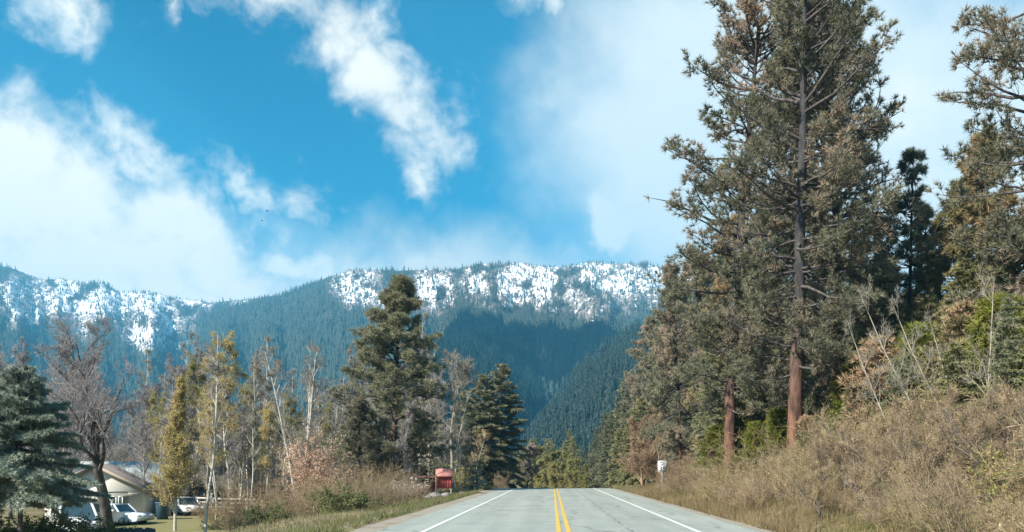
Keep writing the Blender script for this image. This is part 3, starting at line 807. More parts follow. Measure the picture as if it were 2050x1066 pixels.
M['sign_black'] = flat('sign_black', (0.02, 0.02, 0.02), 0.5, 0.3)
M['steel'] = flat('galvanised_steel', (0.34, 0.35, 0.35), 0.5, 0.5, 0.1, metal=0.6)
M['rock'] = bark('grey_rock', (0.10, 0.097, 0.09), (0.26, 0.25, 0.23), 3.0, 1.0, 0.6)
M['nylon'] = flat('dark_nylon', (0.05, 0.10, 0.12), 0.8, 0.2, 0.1)

def gable_roof(name, x0, x1, y0, y1, ze, zr, mat, parent, along='y', over=0.45, th=0.12):
    """two sloping slabs with thickness that meet at a ridge"""
    mb = MB()
    if along == 'y':
        xm = (x0 + x1) / 2; sl = (zr - ze) / (xm - x0)
        for s_ in (-1, 1):
            e = (x0 - over) if s_ < 0 else (x1 + over); zz = ze - over * sl
            poly = [(e, zz), (xm, zr), (xm, zr + th), (e, zz + th)]
            if s_ > 0: poly = poly[::-1]
            mb.prism(poly, y0 - over, y1 + over, 'y')
    else:
        ym = (y0 + y1) / 2; sl = (zr - ze) / (ym - y0)
        for s_ in (-1, 1):
            e = (y0 - over) if s_ < 0 else (y1 + over); zz = ze - over * sl
            poly = [(e, zz), (ym, zr), (ym, zr + th), (e, zz + th)]
            if s_ > 0: poly = poly[::-1]
            mb.prism(poly, x0 - over, x1 + over, 'x')
    return mb.obj(name, mat, parent)
def window(parent, x0, x1, y, z0, z1, fm='white_board'):
    t = 0.07
    f = MB()
    f.box(x0 - t, x1 + t, y - 0.06, y, z1, z1 + t).box(x0 - t, x1 + t, y - 0.06, y, z0 - t, z0)
    f.box(x0 - t, x0, y - 0.06, y, z0, z1).box(x1, x1 + t, y - 0.06, y, z0, z1)
    o = f.obj('window', M[fm], parent)
    MB().box(x0, x1, y - 0.03, y - 0.005, z0, z1).obj('pane', M['glass'], o)
    MB().box(x0 - t - .03, x1 + t + .03, y - 0.11, y - .002, z0 - t - .05, z0 - t - .002).obj('sill', M[fm], o)

def house_cream():
    d = 66.0; x = PX(290, d); z = -2.05
    o = thing('house', 'low cream gabled house with pale metal roof behind the dark bare tree', 'house', (x, d, z), R(17))
    W, H, RG = 6.9, 2.3, 4.15            # front gable, corner of the front right at the origin
    w_ = MB()
    w_.prism([(-W, 0), (-1.15, 0), (-1.15, 2.02), (-0.15, 2.02), (-0.15, 0), (0, 0), (0, H), (-W / 2, RG), (-W, H)], 0, 0.2, 'y')
    fr = w_.obj('wall', M['cream_wall'], o)
    MB().box(-0.2, 0, 0.203, 6, 0, H).obj('wall', M['pale_shade_wall'], o)
    MB().box(-W, -W + 0.2, 0.203, 6, 0, H).obj('wall', M['cream_wall'], o)
    MB().prism([(-W, 0), (0, 0), (0, H), (-W / 2, RG), (-W, H)], 6.0, 6.2, 'y').obj('wall', M['cream_wall'], o)
    MB().box(-1.15, -0.15, 0.7, 0.76, 0, 2.02).obj('doorway_shade', M['gap_shade'], o)  # dark sheet behind the doorway, painted as the shade within
    MB().box(-1.05, -0.5, 0.45, 0.55, 0.7, 1.5).obj('shelf', M['grey_wood'], o)
    gable_roof('roof', -W, 0, 0, 6, H, RG, M['brown_roof'], o, 'y', 0.5)
    rk = MB()
    for s_ in (-1, 1):
        e = -W / 2 + s_ * (W / 2 + 0.5); zz = H - 0.5 * (RG - H) / (W / 2)
        p = [(e, zz - .13), (-W / 2, RG - .13), (-W / 2, RG + .10), (e, zz + .10)]
        rk.prism(p if s_ < 0 else p[::-1], -0.56, -0.505, 'y')
    rk.obj('rake_board', M['trim'], o)
    MB().box(-W + 0.01, -1.2, -0.03, -0.002, 2.05, 2.12).obj('trim_band', M['trim'], o)
    window(o, -2.25, -2.05, -0.002, 1.0, 1.7, 'cream_wall'); window(o, -1.8, -1.6, -0.002, 1.0, 1.7, 'cream_wall')
    window(o, -5.6, -4.4, -0.002, 0.9, 1.8)
    # the wing behind, roof ridge across
    MB().box(-6.0, 1.2, 6.3, 13, 0, 2.85).obj('wall', M['pale_shade_wall'], o)
    MB().prism([(6.3, 2.852), (13, 2.852), (9.65, 4.4)], -6.0, -5.85, 'x').obj('gable_end', M['pale_shade_wall'], o)
    MB().prism([(6.3, 2.852), (13, 2.852), (9.65, 4.4)], 1.05, 1.2, 'x').obj('gable_end', M['pale_shade_wall'], o)
    r2 = gable_roof('roof', -6.0, 1.2, 6.3, 13, 2.86, 4.42, M['pale_roof'], o, 'x', 0.5)
    ribs = 12
    for i in range(ribs):
        xx = -6.3 + i * 0.68; sl = (4.42 - 2.86) / 3.35
        MB().prism([(5.85, 2.86 - .45 * sl + .122), (9.65, 4.542), (9.65, 4.56), (5.85, 2.86 - .45 * sl + .14)], xx, xx + .03, 'x').obj('roof_seam', M['pale_roof'], r2)
house_cream()

def car(name, label, x, y, z, rz, mat, L=4.6, W=1.85, H=1.5, hood=0.30, tail=0.16, kind='suv'):
    """car body lofted from stations along its length; x forward"""
    o = thing(name, label, 'car', (x, y, z), rz)
    gc, belt = 0.22, 0.58 * H + 0.02
    h0 = 0.60 * H if kind == 'suv' else 0.60 * H
    wb = L * 0.58
    # lower body with wheel arches
    pr = [(-L / 2 + .05, gc + .1)]
    for cx in (-wb / 2, wb / 2):
        for a in np.linspace(math.pi, 0, 9): pr.append((cx + 0.37 * math.cos(a), gc + 0.02 + 0.37 * math.sin(a)))
    pr += [(L / 2 - .05, gc + .1), (L / 2, gc + .35), (L / 2 - .04, h0 * .80), (L / 2 - .35, h0 * .95), (L / 2 - L * hood, h0), (-L / 2 + .1, h0 + .02), (-L / 2, h0 * .75), (-L / 2 + .0, gc + .3)]
    pr = pr[::-1]
    body = MB(); n = len(pr); v = []
    for yy, q in ((-W / 2 + .02, .985), (-W / 2, 1), (W / 2, 1), (W / 2 - .02, .985)):
        for (a, b) in pr: v.append((a * q, yy, b))
    quads = []
    for k in (0, 2):
        quads += [(k * n + i, k * n + (i + 1) % n, (k + 1) * n + (i + 1) % n, (k + 1) * n + i) for i in range(n)]
    quads += [(n + i, n + (i + 1) % n, 2 * n + (i + 1) % n, 2 * n + i) for i in range(n)]
    body.add(v, None, quads)
    import bmesh
    bm = bmesh.new()
    for yy, flip in ((-W / 2 + .01, 0), (W / 2 - .01, 1)):
        vs_ = [bm.verts.new((a, yy, b)) for a, b in pr]
        try: bm.faces.new(vs_ if flip else vs_[::-1])
        except ValueError: pass
    bmesh.ops.triangulate(bm, faces=bm.faces[:])
    bm.verts.index_update()
    body.add([q.co[:] for q in bm.verts], [[q.index for q in f.verts] for f in bm.faces]); bm.free()
    # greenhouse: roof, pillars
    xw, xr = L / 2 - L * hood, -L / 2 + L * tail * .35
    xt, xb = xw - (H - h0) * 0.95, xr + (H - h0) * (0.35 if kind == 'suv' else 0.9)
    wi, wt = W / 2 - .06, W / 2 - .22
    roof = MB().box(xb, xt, -wt, wt, H - .07, H)
    for (p0, p1, t_) in (((xw, h0), (xt, H - .03), .07), ((0.1, h0), (0.08, H - .03), .05), ((xr, h0), (xb, H - .03), .09)):
        for s_ in (-1, 1):
            roof.tubes([[(p0[0], s_ * wi, p0[1] - .02), ((p0[0] + p1[0]) / 2, s_ * (wi + wt) / 2, (p0[1] + p1[1]) / 2), (p1[0], s_ * wt, p1[1])]], [[t_] * 3], 6)
    b_ = body.obj('body', mat, o); roof.obj('roof', mat, o)
    e = .02
    MB().add([(xw - .01, -wi + .04, h0), (xw - .01, wi - .04, h0), (xt - .01, wt - .03, H - .06), (xt - .01, -wt + .03, H - .06)], None, [(0, 1, 2, 3)]).obj('windshield', M['glass'], o)
    MB().add([(xr + .01, -wi + .04, h0), (xr + .01, wi - .04, h0), (xb + .01, wt - .03, H - .06), (xb + .01, -wt + .03, H - .06)], None, [(3, 2, 1, 0)]).obj('rear_window', M['glass'], o)
    for s_ in (-1, 1):
        MB().add([(xw - .05, s_ * (wi - e), h0), (xr + .05, s_ * (wi - e), h0), (xb + .05, s_ * (wt - e), H - .07), (xt - .02, s_ * (wt - e), H - .07)], None, [(0, 1, 2, 3)]).obj('side_window', M['glass'], o)
        mb = MB().box(xw - .45, xw - .27, s_ * (W / 2 - .02) - .01 + (0.02 if s_ > 0 else -.20), s_ * (W / 2 - .02) + .01 + (0.20 if s_ > 0 else -.02), h0 + .02, h0 + .17)
        mb.obj('mirror', M['chrome'], o)
        MB().box(L / 2 - .16, L / 2 - .0, s_ * W * .36 - .18, s_ * W * .36 + .18, h0 * .68, h0 * .82).obj('headlight', M['lamp'], o)
        for cx in (-wb / 2, wb / 2):
            a = np.linspace(0, 2 * math.pi, 17)[:-1]
            tp = [(cx + .33 * math.cos(q), .33 + .33 * math.sin(q)) for q in a]
            y0, y1 = sorted((s_ * (W / 2 - .22), s_ * (W / 2 - .012)))
            wl = MB().prism([(p, q) for p, q in tp], y0, y1, 'y').obj('wheel', M['tyre'], o)
            rp = [(cx + .2 * math.cos(q), .33 + .2 * math.sin(q)) for q in a]
            yy = s_ * (W / 2 - .010)
            MB().prism(rp, min(yy, yy + s_ * .012), max(yy, yy + s_ * .012), 'y').obj('rim', M['rim'], wl)
    return o
car('parked_car', 'white van with a wide slanted windshield parked left of the dark bare tree', PX(150, 47), 47, gz(PX(150, 47), 47), R(-52), M['white_car'], 4.7, 1.9, 2.0, 0.24, 0.1)
car('parked_car', 'pale blue car with its nose at the doorway of the cream house', PX(236, 58), 58, gz(PX(236, 58), 58), R(-12), M['blue_car'], 4.4, 1.8, 1.42, 0.32, 0.2, 'sedan')
car('parked_car', 'white car under the small open shed by the rail fence', PX(372, 70), 70, gz(PX(372, 70), 70), R(-48), M['white_car'], 4.5, 1.8, 1.45, 0.32, 0.2, 'sedan')
car('parked_car', 'white car behind the dark tree trunk, only its roof corner showing', PX(192, 56), 56, gz(PX(192, 56), 56) + .02, R(65), M['white_car'], 4.4, 1.8, 1.6, 0.3, 0.2)

def open_shed():
    d = 74; x = PX(378, d); z = gz(x, d)
    o = thing('open_shed', 'small open shed with blue-grey posts behind the yellow birch', 'shed', (x, d, z), R(10))
    MB().box(-1.9, 2.0, 2.6, 2.72, 0, 2.1).obj('back_wall', M['gap_shade'], o)  # wall coloured near black to paint the shade under the roof
    MB().prism([(-.5, 2.2), (3.1, 1.98), (3.1, 2.08), (-.5, 2.3)], -2.1, 2.2, 'x').obj('roof', M['grey_wood'], o)
    for xx in (-1.9, -0.4, 0.5, 1.3, 1.9): MB().box(xx - .07, xx + .07, -.07, .07, -.3, 2.16).obj('post', M['blue_post'], o)
    MB().box(0.62, 1.25, .3, .36, .3, 2.1).obj('panel', M['blue_post'], o)
open_shed()
def bin_(px, d, label):
    x = PX(px, d); z = gz(x, d)
    o = thing('waste_bin', label, 'bin', (x, d, z), R(8))
    v = [(-.36, -.4), (.36, -.4), (.36, .4), (-.36, .4)]
    V = [(a * .85, b * .85, .06) for a, b in v] + [(a, b, 1.2) for a, b in v]
    MB().add(V, None, [(3, 2, 1, 0), (0, 1, 5, 4), (1, 2, 6, 5), (2, 3, 7, 6), (3, 0, 4, 7)]).obj('body', M['blue_bin'], o)
    MB().prism([(-.44, 1.202), (.44, 1.202), (.40, 1.29), (-.40, 1.34)], -.4, .4, 'x').obj('lid', M['blue_bin'], o)
bin_(325, 63, 'tall dark blue bin at the right corner of the cream house')

def rail_fence(px0, px1, d0, d1, n, label, rails, h, mat, th=.05, rh=.13):
    x0, x1 = PX(px0, d0), PX(px1, d1)
    o = thing('rail_fence', label, 'fence', (x0, d0, 0), 0)
    for i in range(n + 1):
        t = i / n; x = (x1 - x0) * t; y = (d1 - d0) * t; z = gz(x0 + x, d0 + y)
        MB().box(x - .07, x + .07, y - .07, y + .07, z - .3, z + h).obj('post', mat, o)
        if i < n:
            t2 = (i + 1) / n; xb = (x1 - x0) * t2; yb = (d1 - d0) * t2; zb = gz(x0 + xb, d0 + yb)
            for k in range(rails):
                hh = h * (0.18 + 0.78 * k / max(1, rails - 1)) - rh / 2
                P = np.array([(x, y - .11, z + hh), (xb, yb - .11, zb + hh), (xb, yb - .075, zb + hh), (x, y - .075, z + hh)])
                V = np.concatenate([P, P + [0, 0, rh]])
                MB().add(V, None, [(3, 2, 1, 0), (4, 5, 6, 7), (0, 1, 5, 4), (1, 2, 6, 5), (2, 3, 7, 6), (3, 0, 4, 7)]).obj('rail', mat, o)
rail_fence(394, 526, 72, 70, 4, 'white four-rail fence behind the pale birch trunks', 4, 1.35, M['white_board'])
def board_fence(px0, px1, d, label, n, h):
    x0, x1 = PX(px0, d), PX(px1, d); z = gz((x0 + x1) / 2, d)
    o = thing('board_fence', label, 'fence', (x0, d, z), 0)
    wd = (x1 - x0) / n
    for i in range(n):
        MB().box(i * wd + .004, (i + 1) * wd - .004, -.02 - .012 * (i % 2), .02, -.2, h + .03 * math.sin(i * 2.3)).obj('board', M['slate_board'], o)
    for k in (.3, h - .25): MB().box(0, x1 - x0, .022, .07, k, k + .09).obj('rail', M['slate_board'], o)
board_fence(200, 311, 37, 'dark slate board fence in front of the parked cars', 17, 1.18)

# lawn in front of the house
def lawn():
    xs = np.linspace(-34, -18, 30); ys = np.linspace(38, 66, 40)
    X, Y = np.meshgrid(xs, ys); Z = ground(X, Y) + 0.05
    i = (np.arange(39)[:, None] * 30 + np.arange(29)[None]).ravel()
    m, t, b = principled('lawn', 0.95, 0.1)
    o = t.new('ShaderNodeTexCoord').outputs['Object']
    n = t.noise(o, 1.5, 6, 0.65); e = t.noise(o, 30, 3, 0.6)
    c = t.mix(n.outputs[0], (0.14, 0.14, 0.06), (0.26, 0.23, 0.11))
    c = t.mix(t.m('MULTIPLY', e.outputs[0], 0.4), c, (0.30, 0.27, 0.12))
    t.l.new(c, b.inputs['Base Color'])
    tag(link('lawn', mesh('lawn', np.stack([X, Y, Z], -1).reshape(-1, 3), None, np.stack([i, i + 1, i + 31, i + 30], -1), m, True)), kind='structure')
lawn()

def house_brown():
    d = 92; x = PX(738, d); z = gz(x, d)
    o = thing('house', 'dark brown house with white-trimmed windows half hidden by the pine', 'house', (x, d, z), R(8))
    MB().box(-2.7, 2.7, 0, 6, 0, 4.6).obj('wall', M['brown_wall'], o)
    for s_ in (-1, 1): MB().prism([(0, 4.602), (6, 4.602), (3, 5.7)], s_ * 2.7 - .1, s_ * 2.7 + .1, 'x').obj('gable_end', M['brown_wall'], o)
    gable_roof('roof', -2.7, 2.7, 0, 6, 4.61, 5.72, M['brown_roof'], o, 'x', .5)
    for xx in (-2.1, -.9, .3, 1.5): window(o, xx, xx + .75, -.002, 3.4, 4.2)
    window(o, -1.9, -.9, -.002, .7, 1.9)
    dr = MB().box(.5, 1.4, -.05, -.002, 0, 2.0).obj('door', M['white_board'], o)
    MB().box(1.28, 1.33, -.1, -.052, 1.0, 1.06).obj('handle', M['steel'], dr)
house_brown()

def red_kiosk():
    d = 66; x = PX(890, d); z = gz(x, d)
    o = thing('red_kiosk', 'small red wooden box with a shingled roof on legs beside the driveway', 'kiosk', (x, d, z), R(6))
    s_ = PZ(978, d) - z
    MB().box(-.58, .58, 0, .9, s_, s_ + .95).obj('box', M['red_paint'], o)
    for i in range(6): MB().box(-.58 + i * .1935, -.58 + (i + 1) * .1935 - .02, -.03, -.002, s_ + .02, s_ + .93).obj('board', M['red_paint'], o)
    rf = MB().prism([(-.28, s_ + .88), (.45, s_ + 1.42), (1.15, s_ + .88), (1.15, s_ + .95), (.45, s_ + 1.5), (-.28, s_ + .95)], -.68, .68, 'x').obj('roof', M['red_roof'], o)
    for k in range(4):
        y0 = -.28 + k * .18; z0 = s_ + .957 + k * .133
        MB().prism([(y0 - .02, z0), (y0 + .19, z0 + .155), (y0 + .19, z0 + .175), (y0 - .02, z0 + .03)], -.69, .69, 'x').obj('shingle', M['red_roof'], rf)
    for a in (-.5, .5):
        for b in (.08, .8): MB().box(a - .05, a + .05, b - .05, b + .05, -.3, s_ - .002).obj('leg', M['wood_post'], o)
    MB().box(-.72, -.62, .1, .2, -.3, s_ + .85).obj('post', M['wood_post'], o)
red_kiosk()
def red_shelter():
    d = 67; x = PX(850, d); z = gz(x, d)
    o = thing('red_shelter', 'thin flat red roof on posts just left of the red box', 'shelter', (x, d, z), R(4))
    zt = PZ(957, d) - z
    MB().prism([(-.4, zt), (1.6, zt + .12), (1.6, zt + .2), (-.4, zt + .09)], -1.2, 1.15, 'x').obj('roof', M['red_roof'], o)
    for a in (-1.05, 1.0):
        for b in (-.2, 1.4): MB().box(a - .05, a + .05, b - .05, b + .05, -.3, zt + .02 + (b + .4) * .06 - .03).obj('post', M['red_paint'], o)
    MB().box(-1.0, .95, 1.42, 1.46, .2, zt - .2).obj('back_wall', M['red_paint'], o)
red_shelter()

def rock(px, d, s, label, seed, sq=.6, dz=0.0):
    rg = np.random.default_rng(seed); x = PX(px, d)
    import bmesh
    bm = bmesh.new(); bmesh.ops.create_icosphere(bm, subdivisions=3, radius=1.0)
    for v in bm.verts:
        p = np.array(v.co); q = 0.72 + 0.6 * float(fbm(np.array([p[0] * 1.1 + seed]), np.array([p[1] * 1.1 + p[2] * 1.7]), seed, 4)[0])
        v.co = Vector((p[0] * q, p[1] * q * .85, p[2] * q * sq)) * s
    me = bpy.data.meshes.new('boulder'); bm.to_mesh(me); bm.free(); me.materials.append(M['rock'])
    o = link('boulder', me); o.location = (x, d, gz(x, d) + s * sq * .25 + dz); o.rotation_euler = (0, 0, seed)
    tag(o, label, 'rock', 'boulders at the mouth of the driveway')
rock(870, 58, .55, 'largest grey boulder below the red box, among dry stems', 3)
rock(892, 58, .42, 'pale boulder just right of the largest one below the red box', 5)
rock(903, 62, .30, 'small white-topped stone at the foot of the double pale trunk', 8)
rock(926, 63, .26, 'small pale stone on the grass beside the driveway', 9)
rock(856, 57, .36, 'low dark boulder at the left end of the rock row', 12)

# ------------------------------------------------------------------ signs, posts, paragliders
def text(body, size, x, z, y, parent, name, mat):
    c = bpy.data.curves.new(name, 'FONT'); c.body = body; c.size = size; c.align_x = 'CENTER'; c.align_y = 'CENTER'; c.extrude = .001; c.offset = 0.004
    tmp = bpy.data.objects.new(name, c); col.objects.link(tmp)
    bpy.context.view_layer.update()
    me = bpy.data.meshes.new_from_object(tmp.evaluated_get(bpy.context.evaluated_depsgraph_get()))
    bpy.data.objects.remove(tmp)
    me.materials.clear(); me.materials.append(mat)
    o = link(name, me, parent); o.location = (x, y, z); o.rotation_euler = (R(90), 0, 0); return o
def speed_sign():
    d = 57.0; x = PX(1326, d); z0 = gz(x, d)
    o = thing('speed_limit_sign', 'white rectangular SPEED LIMIT 35 sign on the right verge', 'sign', (x, d, z0), R(2))
    zc = PZ(934.5, d) - z0; W_, H_ = .61, .76
    MB().box(-W_ / 2, W_ / 2, -.006, .006, zc - H_ / 2, zc + H_ / 2).obj('plate', M['sign_white'], o)
    bd = MB(); t = .018; i = .03; y0, y1 = -.010, -.007
    bd.box(-W_ / 2 + i, W_ / 2 - i, y0, y1, zc + H_ / 2 - i - t, zc + H_ / 2 - i).box(-W_ / 2 + i, W_ / 2 - i, y0, y1, zc - H_ / 2 + i, zc - H_ / 2 + i + t)
    bd.box(-W_ / 2 + i, -W_ / 2 + i + t, y0, y1, zc - H_ / 2 + i + t, zc + H_ / 2 - i - t).box(W_ / 2 - i - t, W_ / 2 - i, y0, y1, zc - H_ / 2 + i + t, zc + H_ / 2 - i - t)
    bd.obj('border', M['sign_black'], o)
    text('SPEED', .15, 0, zc + .245, -.011, o, 'lettering', M['sign_black'])
    text('LIMIT', .15, 0, zc + .11, -.011, o, 'lettering', M['sign_black'])
    text('35', .46, 0, zc - .155, -.011, o, 'lettering', M['sign_black'])
    MB().box(-.045, .045, .008, .098, -.4, zc + H_ / 2 - .05).obj('post', M['grey_wood'], o)
speed_sign()
def marker(px, pyt, d, label, mat, w_=.10, name='marker_post', band=False):
    x = PX(px, d); z = gz(x, d); h = PZ(pyt, d) - z
    o = thing(name, label, 'post', (x, d, z), 0)
    MB().add([(-w_ / 2, -.02, -.3), (w_ / 2, -.02, -.3), (w_ / 2, .03, -.3), (-w_ / 2, .03, -.3), (-w_ / 2 * .9, -.02, h), (w_ / 2 * .9, -.02, h), (w_ / 2 * .9, .03, h - .02), (-w_ / 2 * .9, .03, h - .02)],
             None, [(0, 1, 5, 4), (1, 2, 6, 5), (2, 3, 7, 6), (3, 0, 4, 7), (4, 5, 6, 7)]).obj('shaft', M[mat], o)
    if w_ <= .1: MB().box(-w_ * .42, w_ * .42, -.026, -.0215, h - .22, h - .06).obj('reflector', M['lamp'], o)
M['yellow_post'] = flat('yellow_post', (0.62, 0.55, 0.30), 0.6, 0.3, 0.06)
marker(1303, 951, 74, 'short white marker post in the grass left of the speed sign', 'white_board', .07)
marker(2003, 1046, 17.5, 'pale yellow marker post at the lower right corner', 'yellow_post', .055)
marker(628, 1012, 44, 'thin pale stake in the bushes left of the road', 'wood_post', .05)
marker(1064, 958, 82, 'short brown post where the road meets the crest on the left', 'grey_wood', .16)

def paraglider(px, py, d, label, rz, s):
    o = thing('paraglider', label, 'paraglider', (PX(px, d), d, PZ(py, d)), rz)
    n = 15; a = np.linspace(R(25), R(155), n); mb = MB(); V = []
    for q in a:
        c = 0.55 + 0.45 * math.sin(q) ** 0.6
        for (dy, dz) in ((-c, 0), (-.3 * c, .22), (c, .05), (0, -.02)): V.append((4.4 * math.cos(q) * s, dy * s * 1.2, (3.6 * math.sin(q) - 1.2 + dz) * s))
    Q = [(i * 4 + k, i * 4 + (k + 1) % 4, i * 4 + 4 + (k + 1) % 4, i * 4 + 4 + k) for i in range(n - 1) for k in range(4)]
    mb.add(V, None, Q + [(0, 3, 2, 1), (4 * n - 4, 4 * n - 3, 4 * n - 2, 4 * n - 1)]).obj('canopy', M['nylon'], o)
    L_ = []
    for q in a[1::3]: L_.append([(4.4 * math.cos(q) * s, 0, (3.6 * math.sin(q) - 1.2) * s), (2.2 * math.cos(q) * s, 0, -1.3 * s), (0, 0, -4.6 * s)])
    mb2 = MB(); mb2.tubes(L_, [[.02] * 3] * len(L_), 3); mb2.obj('lines', M['nylon'], o)
    MB().tubes([[(0, 0, -4.5 * s), (0, 0.05, -4.8 * s), (0, -.15, -5.4 * s), (0, -.7, -5.5 * s), (0, -.9, -6.0 * s)]], [[.12, .26, .3, .2, .1]], 7).obj('pilot', M['nylon'], o)
paraglider(536, 424, 1150, 'small dark paraglider, upper of the two against the left cloud edge', R(-35), .8)
paraglider(525, 443, 1150, 'small dark paraglider, lower of the two against the left cloud edge', R(-50), .62)

# ------------------------------------------------------------------ plants: one of each kind
big_a = make_pine(101, 26.5, .20, 5.0, .36, 150, 16, 17, .29, .038, 'pine', .55, .40)
big_b = make_pine(102, 26.5, .18, 4.2, .27, 135, 15, 17, .29, .038, 'pine', .62, .40)
pine_c = make_pine(103, 19, .20, 2.7, .19, 80, 10, 18, .32, .038, 'pine_dark', .25, .30)
pine_d = make_pine(104, 20, .10, 4.2, .24, 140, 13, 18, .34, .045, 'pine_warm', .30, .25)
pine_e = make_pine(105, 15, .06, 3.4, .20, 110, 12, 18, .32, .045, 'pine_warm', .25, .22)
pine_m = make_pine(107, 18, .05, 4.6, .24, 190, 15, 18, .32, .045, 'pine_olive', .14, .14)
pine_s = make_pine(106, 4.2, .04, 1.5, .07, 46, 9, 16, .24, .04, 'pine_young', .25, .12)
fir_a = make_fir(201, 16, 3.0, .18, 230, 4, .30, .085, 'fir', cb=.04, dens=11, power=.75)
fir_b = make_fir(202, 14, 2.6, .16, 200, 4, .30, .085, 'fir', cb=.04, dens=11, power=.75)
fir_c = make_fir(203, 12, 2.9, .15, 200, 4, .30, .085, 'fir_light', cb=.04, dens=15, power=.55)
spruce = make_fir(204, 7.6, 3.5, .14, 210, 8, .22, .036, 'spruce', cb=.42, droop=-.20, dens=22)
spruce_s = make_fir(205, 2.6, 1.1, .05, 80, 5, .14, .04, 'spruce', cb=.02, droop=-.2, dens=16)
bare_dark = make_broadleaf(301, 12.0, .30, .55, .34, 16, 8, 7, 5, 'dark_bark', 'purple_twig', tw=.012, crook=.06, l1=.46)
bare_a = make_broadleaf(302, 13.0, .14, .34, .18, 24, 7, 6, 5, 'pale_twig', 'purple_twig', tw=.015, crook=.03)
bare_b = make_broadleaf(303, 11.0, .13, .46, .14, 22, 7, 7, 5, 'grey_bark', 'purple_twig', tw=.015, crook=.04)
bare_c = make_broadleaf(304, 15.0, .13, .26, .28, 22, 6, 6, 4, 'birch_bark', 'pale_twig', tw=.014, crook=.025)
birch_clump = make_broadleaf(305, 13.0, .12, .32, .26, 10, 6, 5, 4, 'birch_bark', 'pale_twig', tw=.011, stems=3, crook=.03)
birch_thin = make_broadleaf(306, 13.0, .085, .24, .34, 14, 6, 5, 4, 'birch_bark', 'pale_twig', tw=.011, crook=.03)
birch_lean = make_broadleaf(307, 12.5, .085, .24, .36, 14, 6, 5, 4, 'birch_bark', 'pale_twig', tw=.011, crook=.035, lean=.10)
yellow_cone = make_broadleaf(308, 9.3, .085, .52, .14, 80, 7, 5, 0, 'birch_bark', 'tan_twig', 'leaf_yellow', 20000, .095, tw=.008, cone=True, l1=.27, up=.35)
yellow_birch = make_broadleaf(309, 15.5, .12, .28, .32, 26, 7, 6, 3, 'birch_bark', 'tan_twig', 'leaf_yellow', 12000, .10, tw=.010, drop=.3)
olive_tree = make_broadleaf(310, 9.0, .12, .50, .08, 28, 7, 5, 3, 'grey_bark', 'brown_twig', 'leaf_olive', 16000, .17, tw=.011)
arch_tree = make_broadleaf(311, 12.0, .17, .55, .30, 12, 7, 6, 5, 'pale_twig', 'pale_twig', tw=.014, crook=.07)
blossom_tree = make_broadleaf(312, 5.2, .09, .55, .10, 22, 7, 5, 3, 'grey_bark', 'brown_twig', 'blossom', 9000, .12, tw=.010)
salmon_tree = make_shrub(471, 4.7, 1.15, 40, 9, 6, 'rust_twig', 'leaf_salmon', 20000, .10, tw=.008, arch=-.25)
rust_tree = make_broadleaf(314, 6.0, .08, .55, .05, 28, 7, 6, 4, 'brown_twig', 'rust_twig', 'leaf_rust', 7500, .10, tw=.011, stems=2)
small_bare = make_broadleaf(315, 5.0, .06, .5, .3, 12, 5, 5, 3, 'pale_twig', 'pale_twig', tw=.009)
sapling = make_broadleaf(316, 9.0, .045, .30, .35, 10, 5, 4, 3, 'pale_twig', 'pale_twig', tw=.006, lean=.28, crook=.05)
sh_tan = [make_shrub(401 + i, 2.4 + .3 * i, 1.8, 30, 7, 6, 'tan_twig', 'leaf_tan', 1500, .07) for i in range(3)]
sh_brown = [make_shrub(411 + i, 2.2 + .3 * i, 1.7, 28, 7, 6, 'brown_twig', 'leaf_tan', 600, .06) for i in range(2)]
sh_rust = [make_shrub(421 + i, 2.6, 1.7, 30, 6, 6, 'rust_twig', 'leaf_rust', 2500, .075, tw=.008) for i in range(2)]
sh_green = [make_shrub(431 + i, 1.5, 1.5, 26, 6, 5, 'brown_twig', 'leaf_green', 5000, .085) for i in range(2)]
sh_gold = [make_shrub(441, 3.0, 1.9, 28, 6, 5, 'tan_twig', 'leaf_gold', 8000, .06)]
sh_yel = [make_shrub(451, 2.6, 1.7, 28, 6, 5, 'tan_twig', 'leaf_olive', 6500, .10)]
wild = make_broadleaf(340, 3.6, .035, .6, .12, 7, 6, 5, 3, 'grey_bark', 'brown_twig', 'leaf_tan', 900, .06, tw=.006, stems=6, crook=.10, lean=.25)
sh_white = [make_shrub(461, 1.6, 1.1, 20, 5, 4, 'brown_twig', 'white_flower', 700, .10)]

def at(px, d): return PX(px, d), d
# ---- left of the road, near to far
P = plant
P('spruce_tree', spruce, 'large blue-green spruce with sweeping branches at the left edge', 'tree', *at(40, 33), s=(.86, .86, 1.0))
P('spruce_tree', spruce, 'spruce cut by the left picture border, beside the large blue-green one', 'tree', *at(-70, 34), rz=2.0, s=.95)
P('bare_tree', bare_dark, 'dark bare tree with thick forked trunk in front of the cream house', 'tree', *at(220, 45), rz=.6, s=(1.05, 1.05, .86))
P('bare_tree', bare_b, 'grey bare tree behind the large spruce at the far left', 'tree', *at(20, 68), rz=1.1, s=1.15)
P('bare_tree', bare_a, 'purple-grey bare tree between the large spruce and the dark forked tree', 'tree', *at(125, 74), rz=2.1, s=1.05)
P('bare_tree', bare_b, 'grey bare tree rising behind the roof of the cream house', 'tree', *at(275, 92), rz=3.3, s=1.2)
P('birch_tree', yellow_cone, 'cone-shaped birch with bright yellow-green new leaves beside the lawn', 'tree', *at(350, 51), rz=.4)
P('birch_tree', birch_lean, 'slender white birch leaning right of the yellow-green cone birch', 'tree', *at(410, 47), rz=2.9, s=.92)
P('birch_tree', yellow_birch, 'tall airy birch with yellow-green crown behind the white rail fence', 'tree', *at(458, 72), rz=1.2)
P('birch_tree', yellow_birch, 'olive-tinged birch just left of the tall yellow-green birch', 'tree', *at(388, 84), rz=4.2, s=.98, mats={'foliage': 'leaf_olive'})
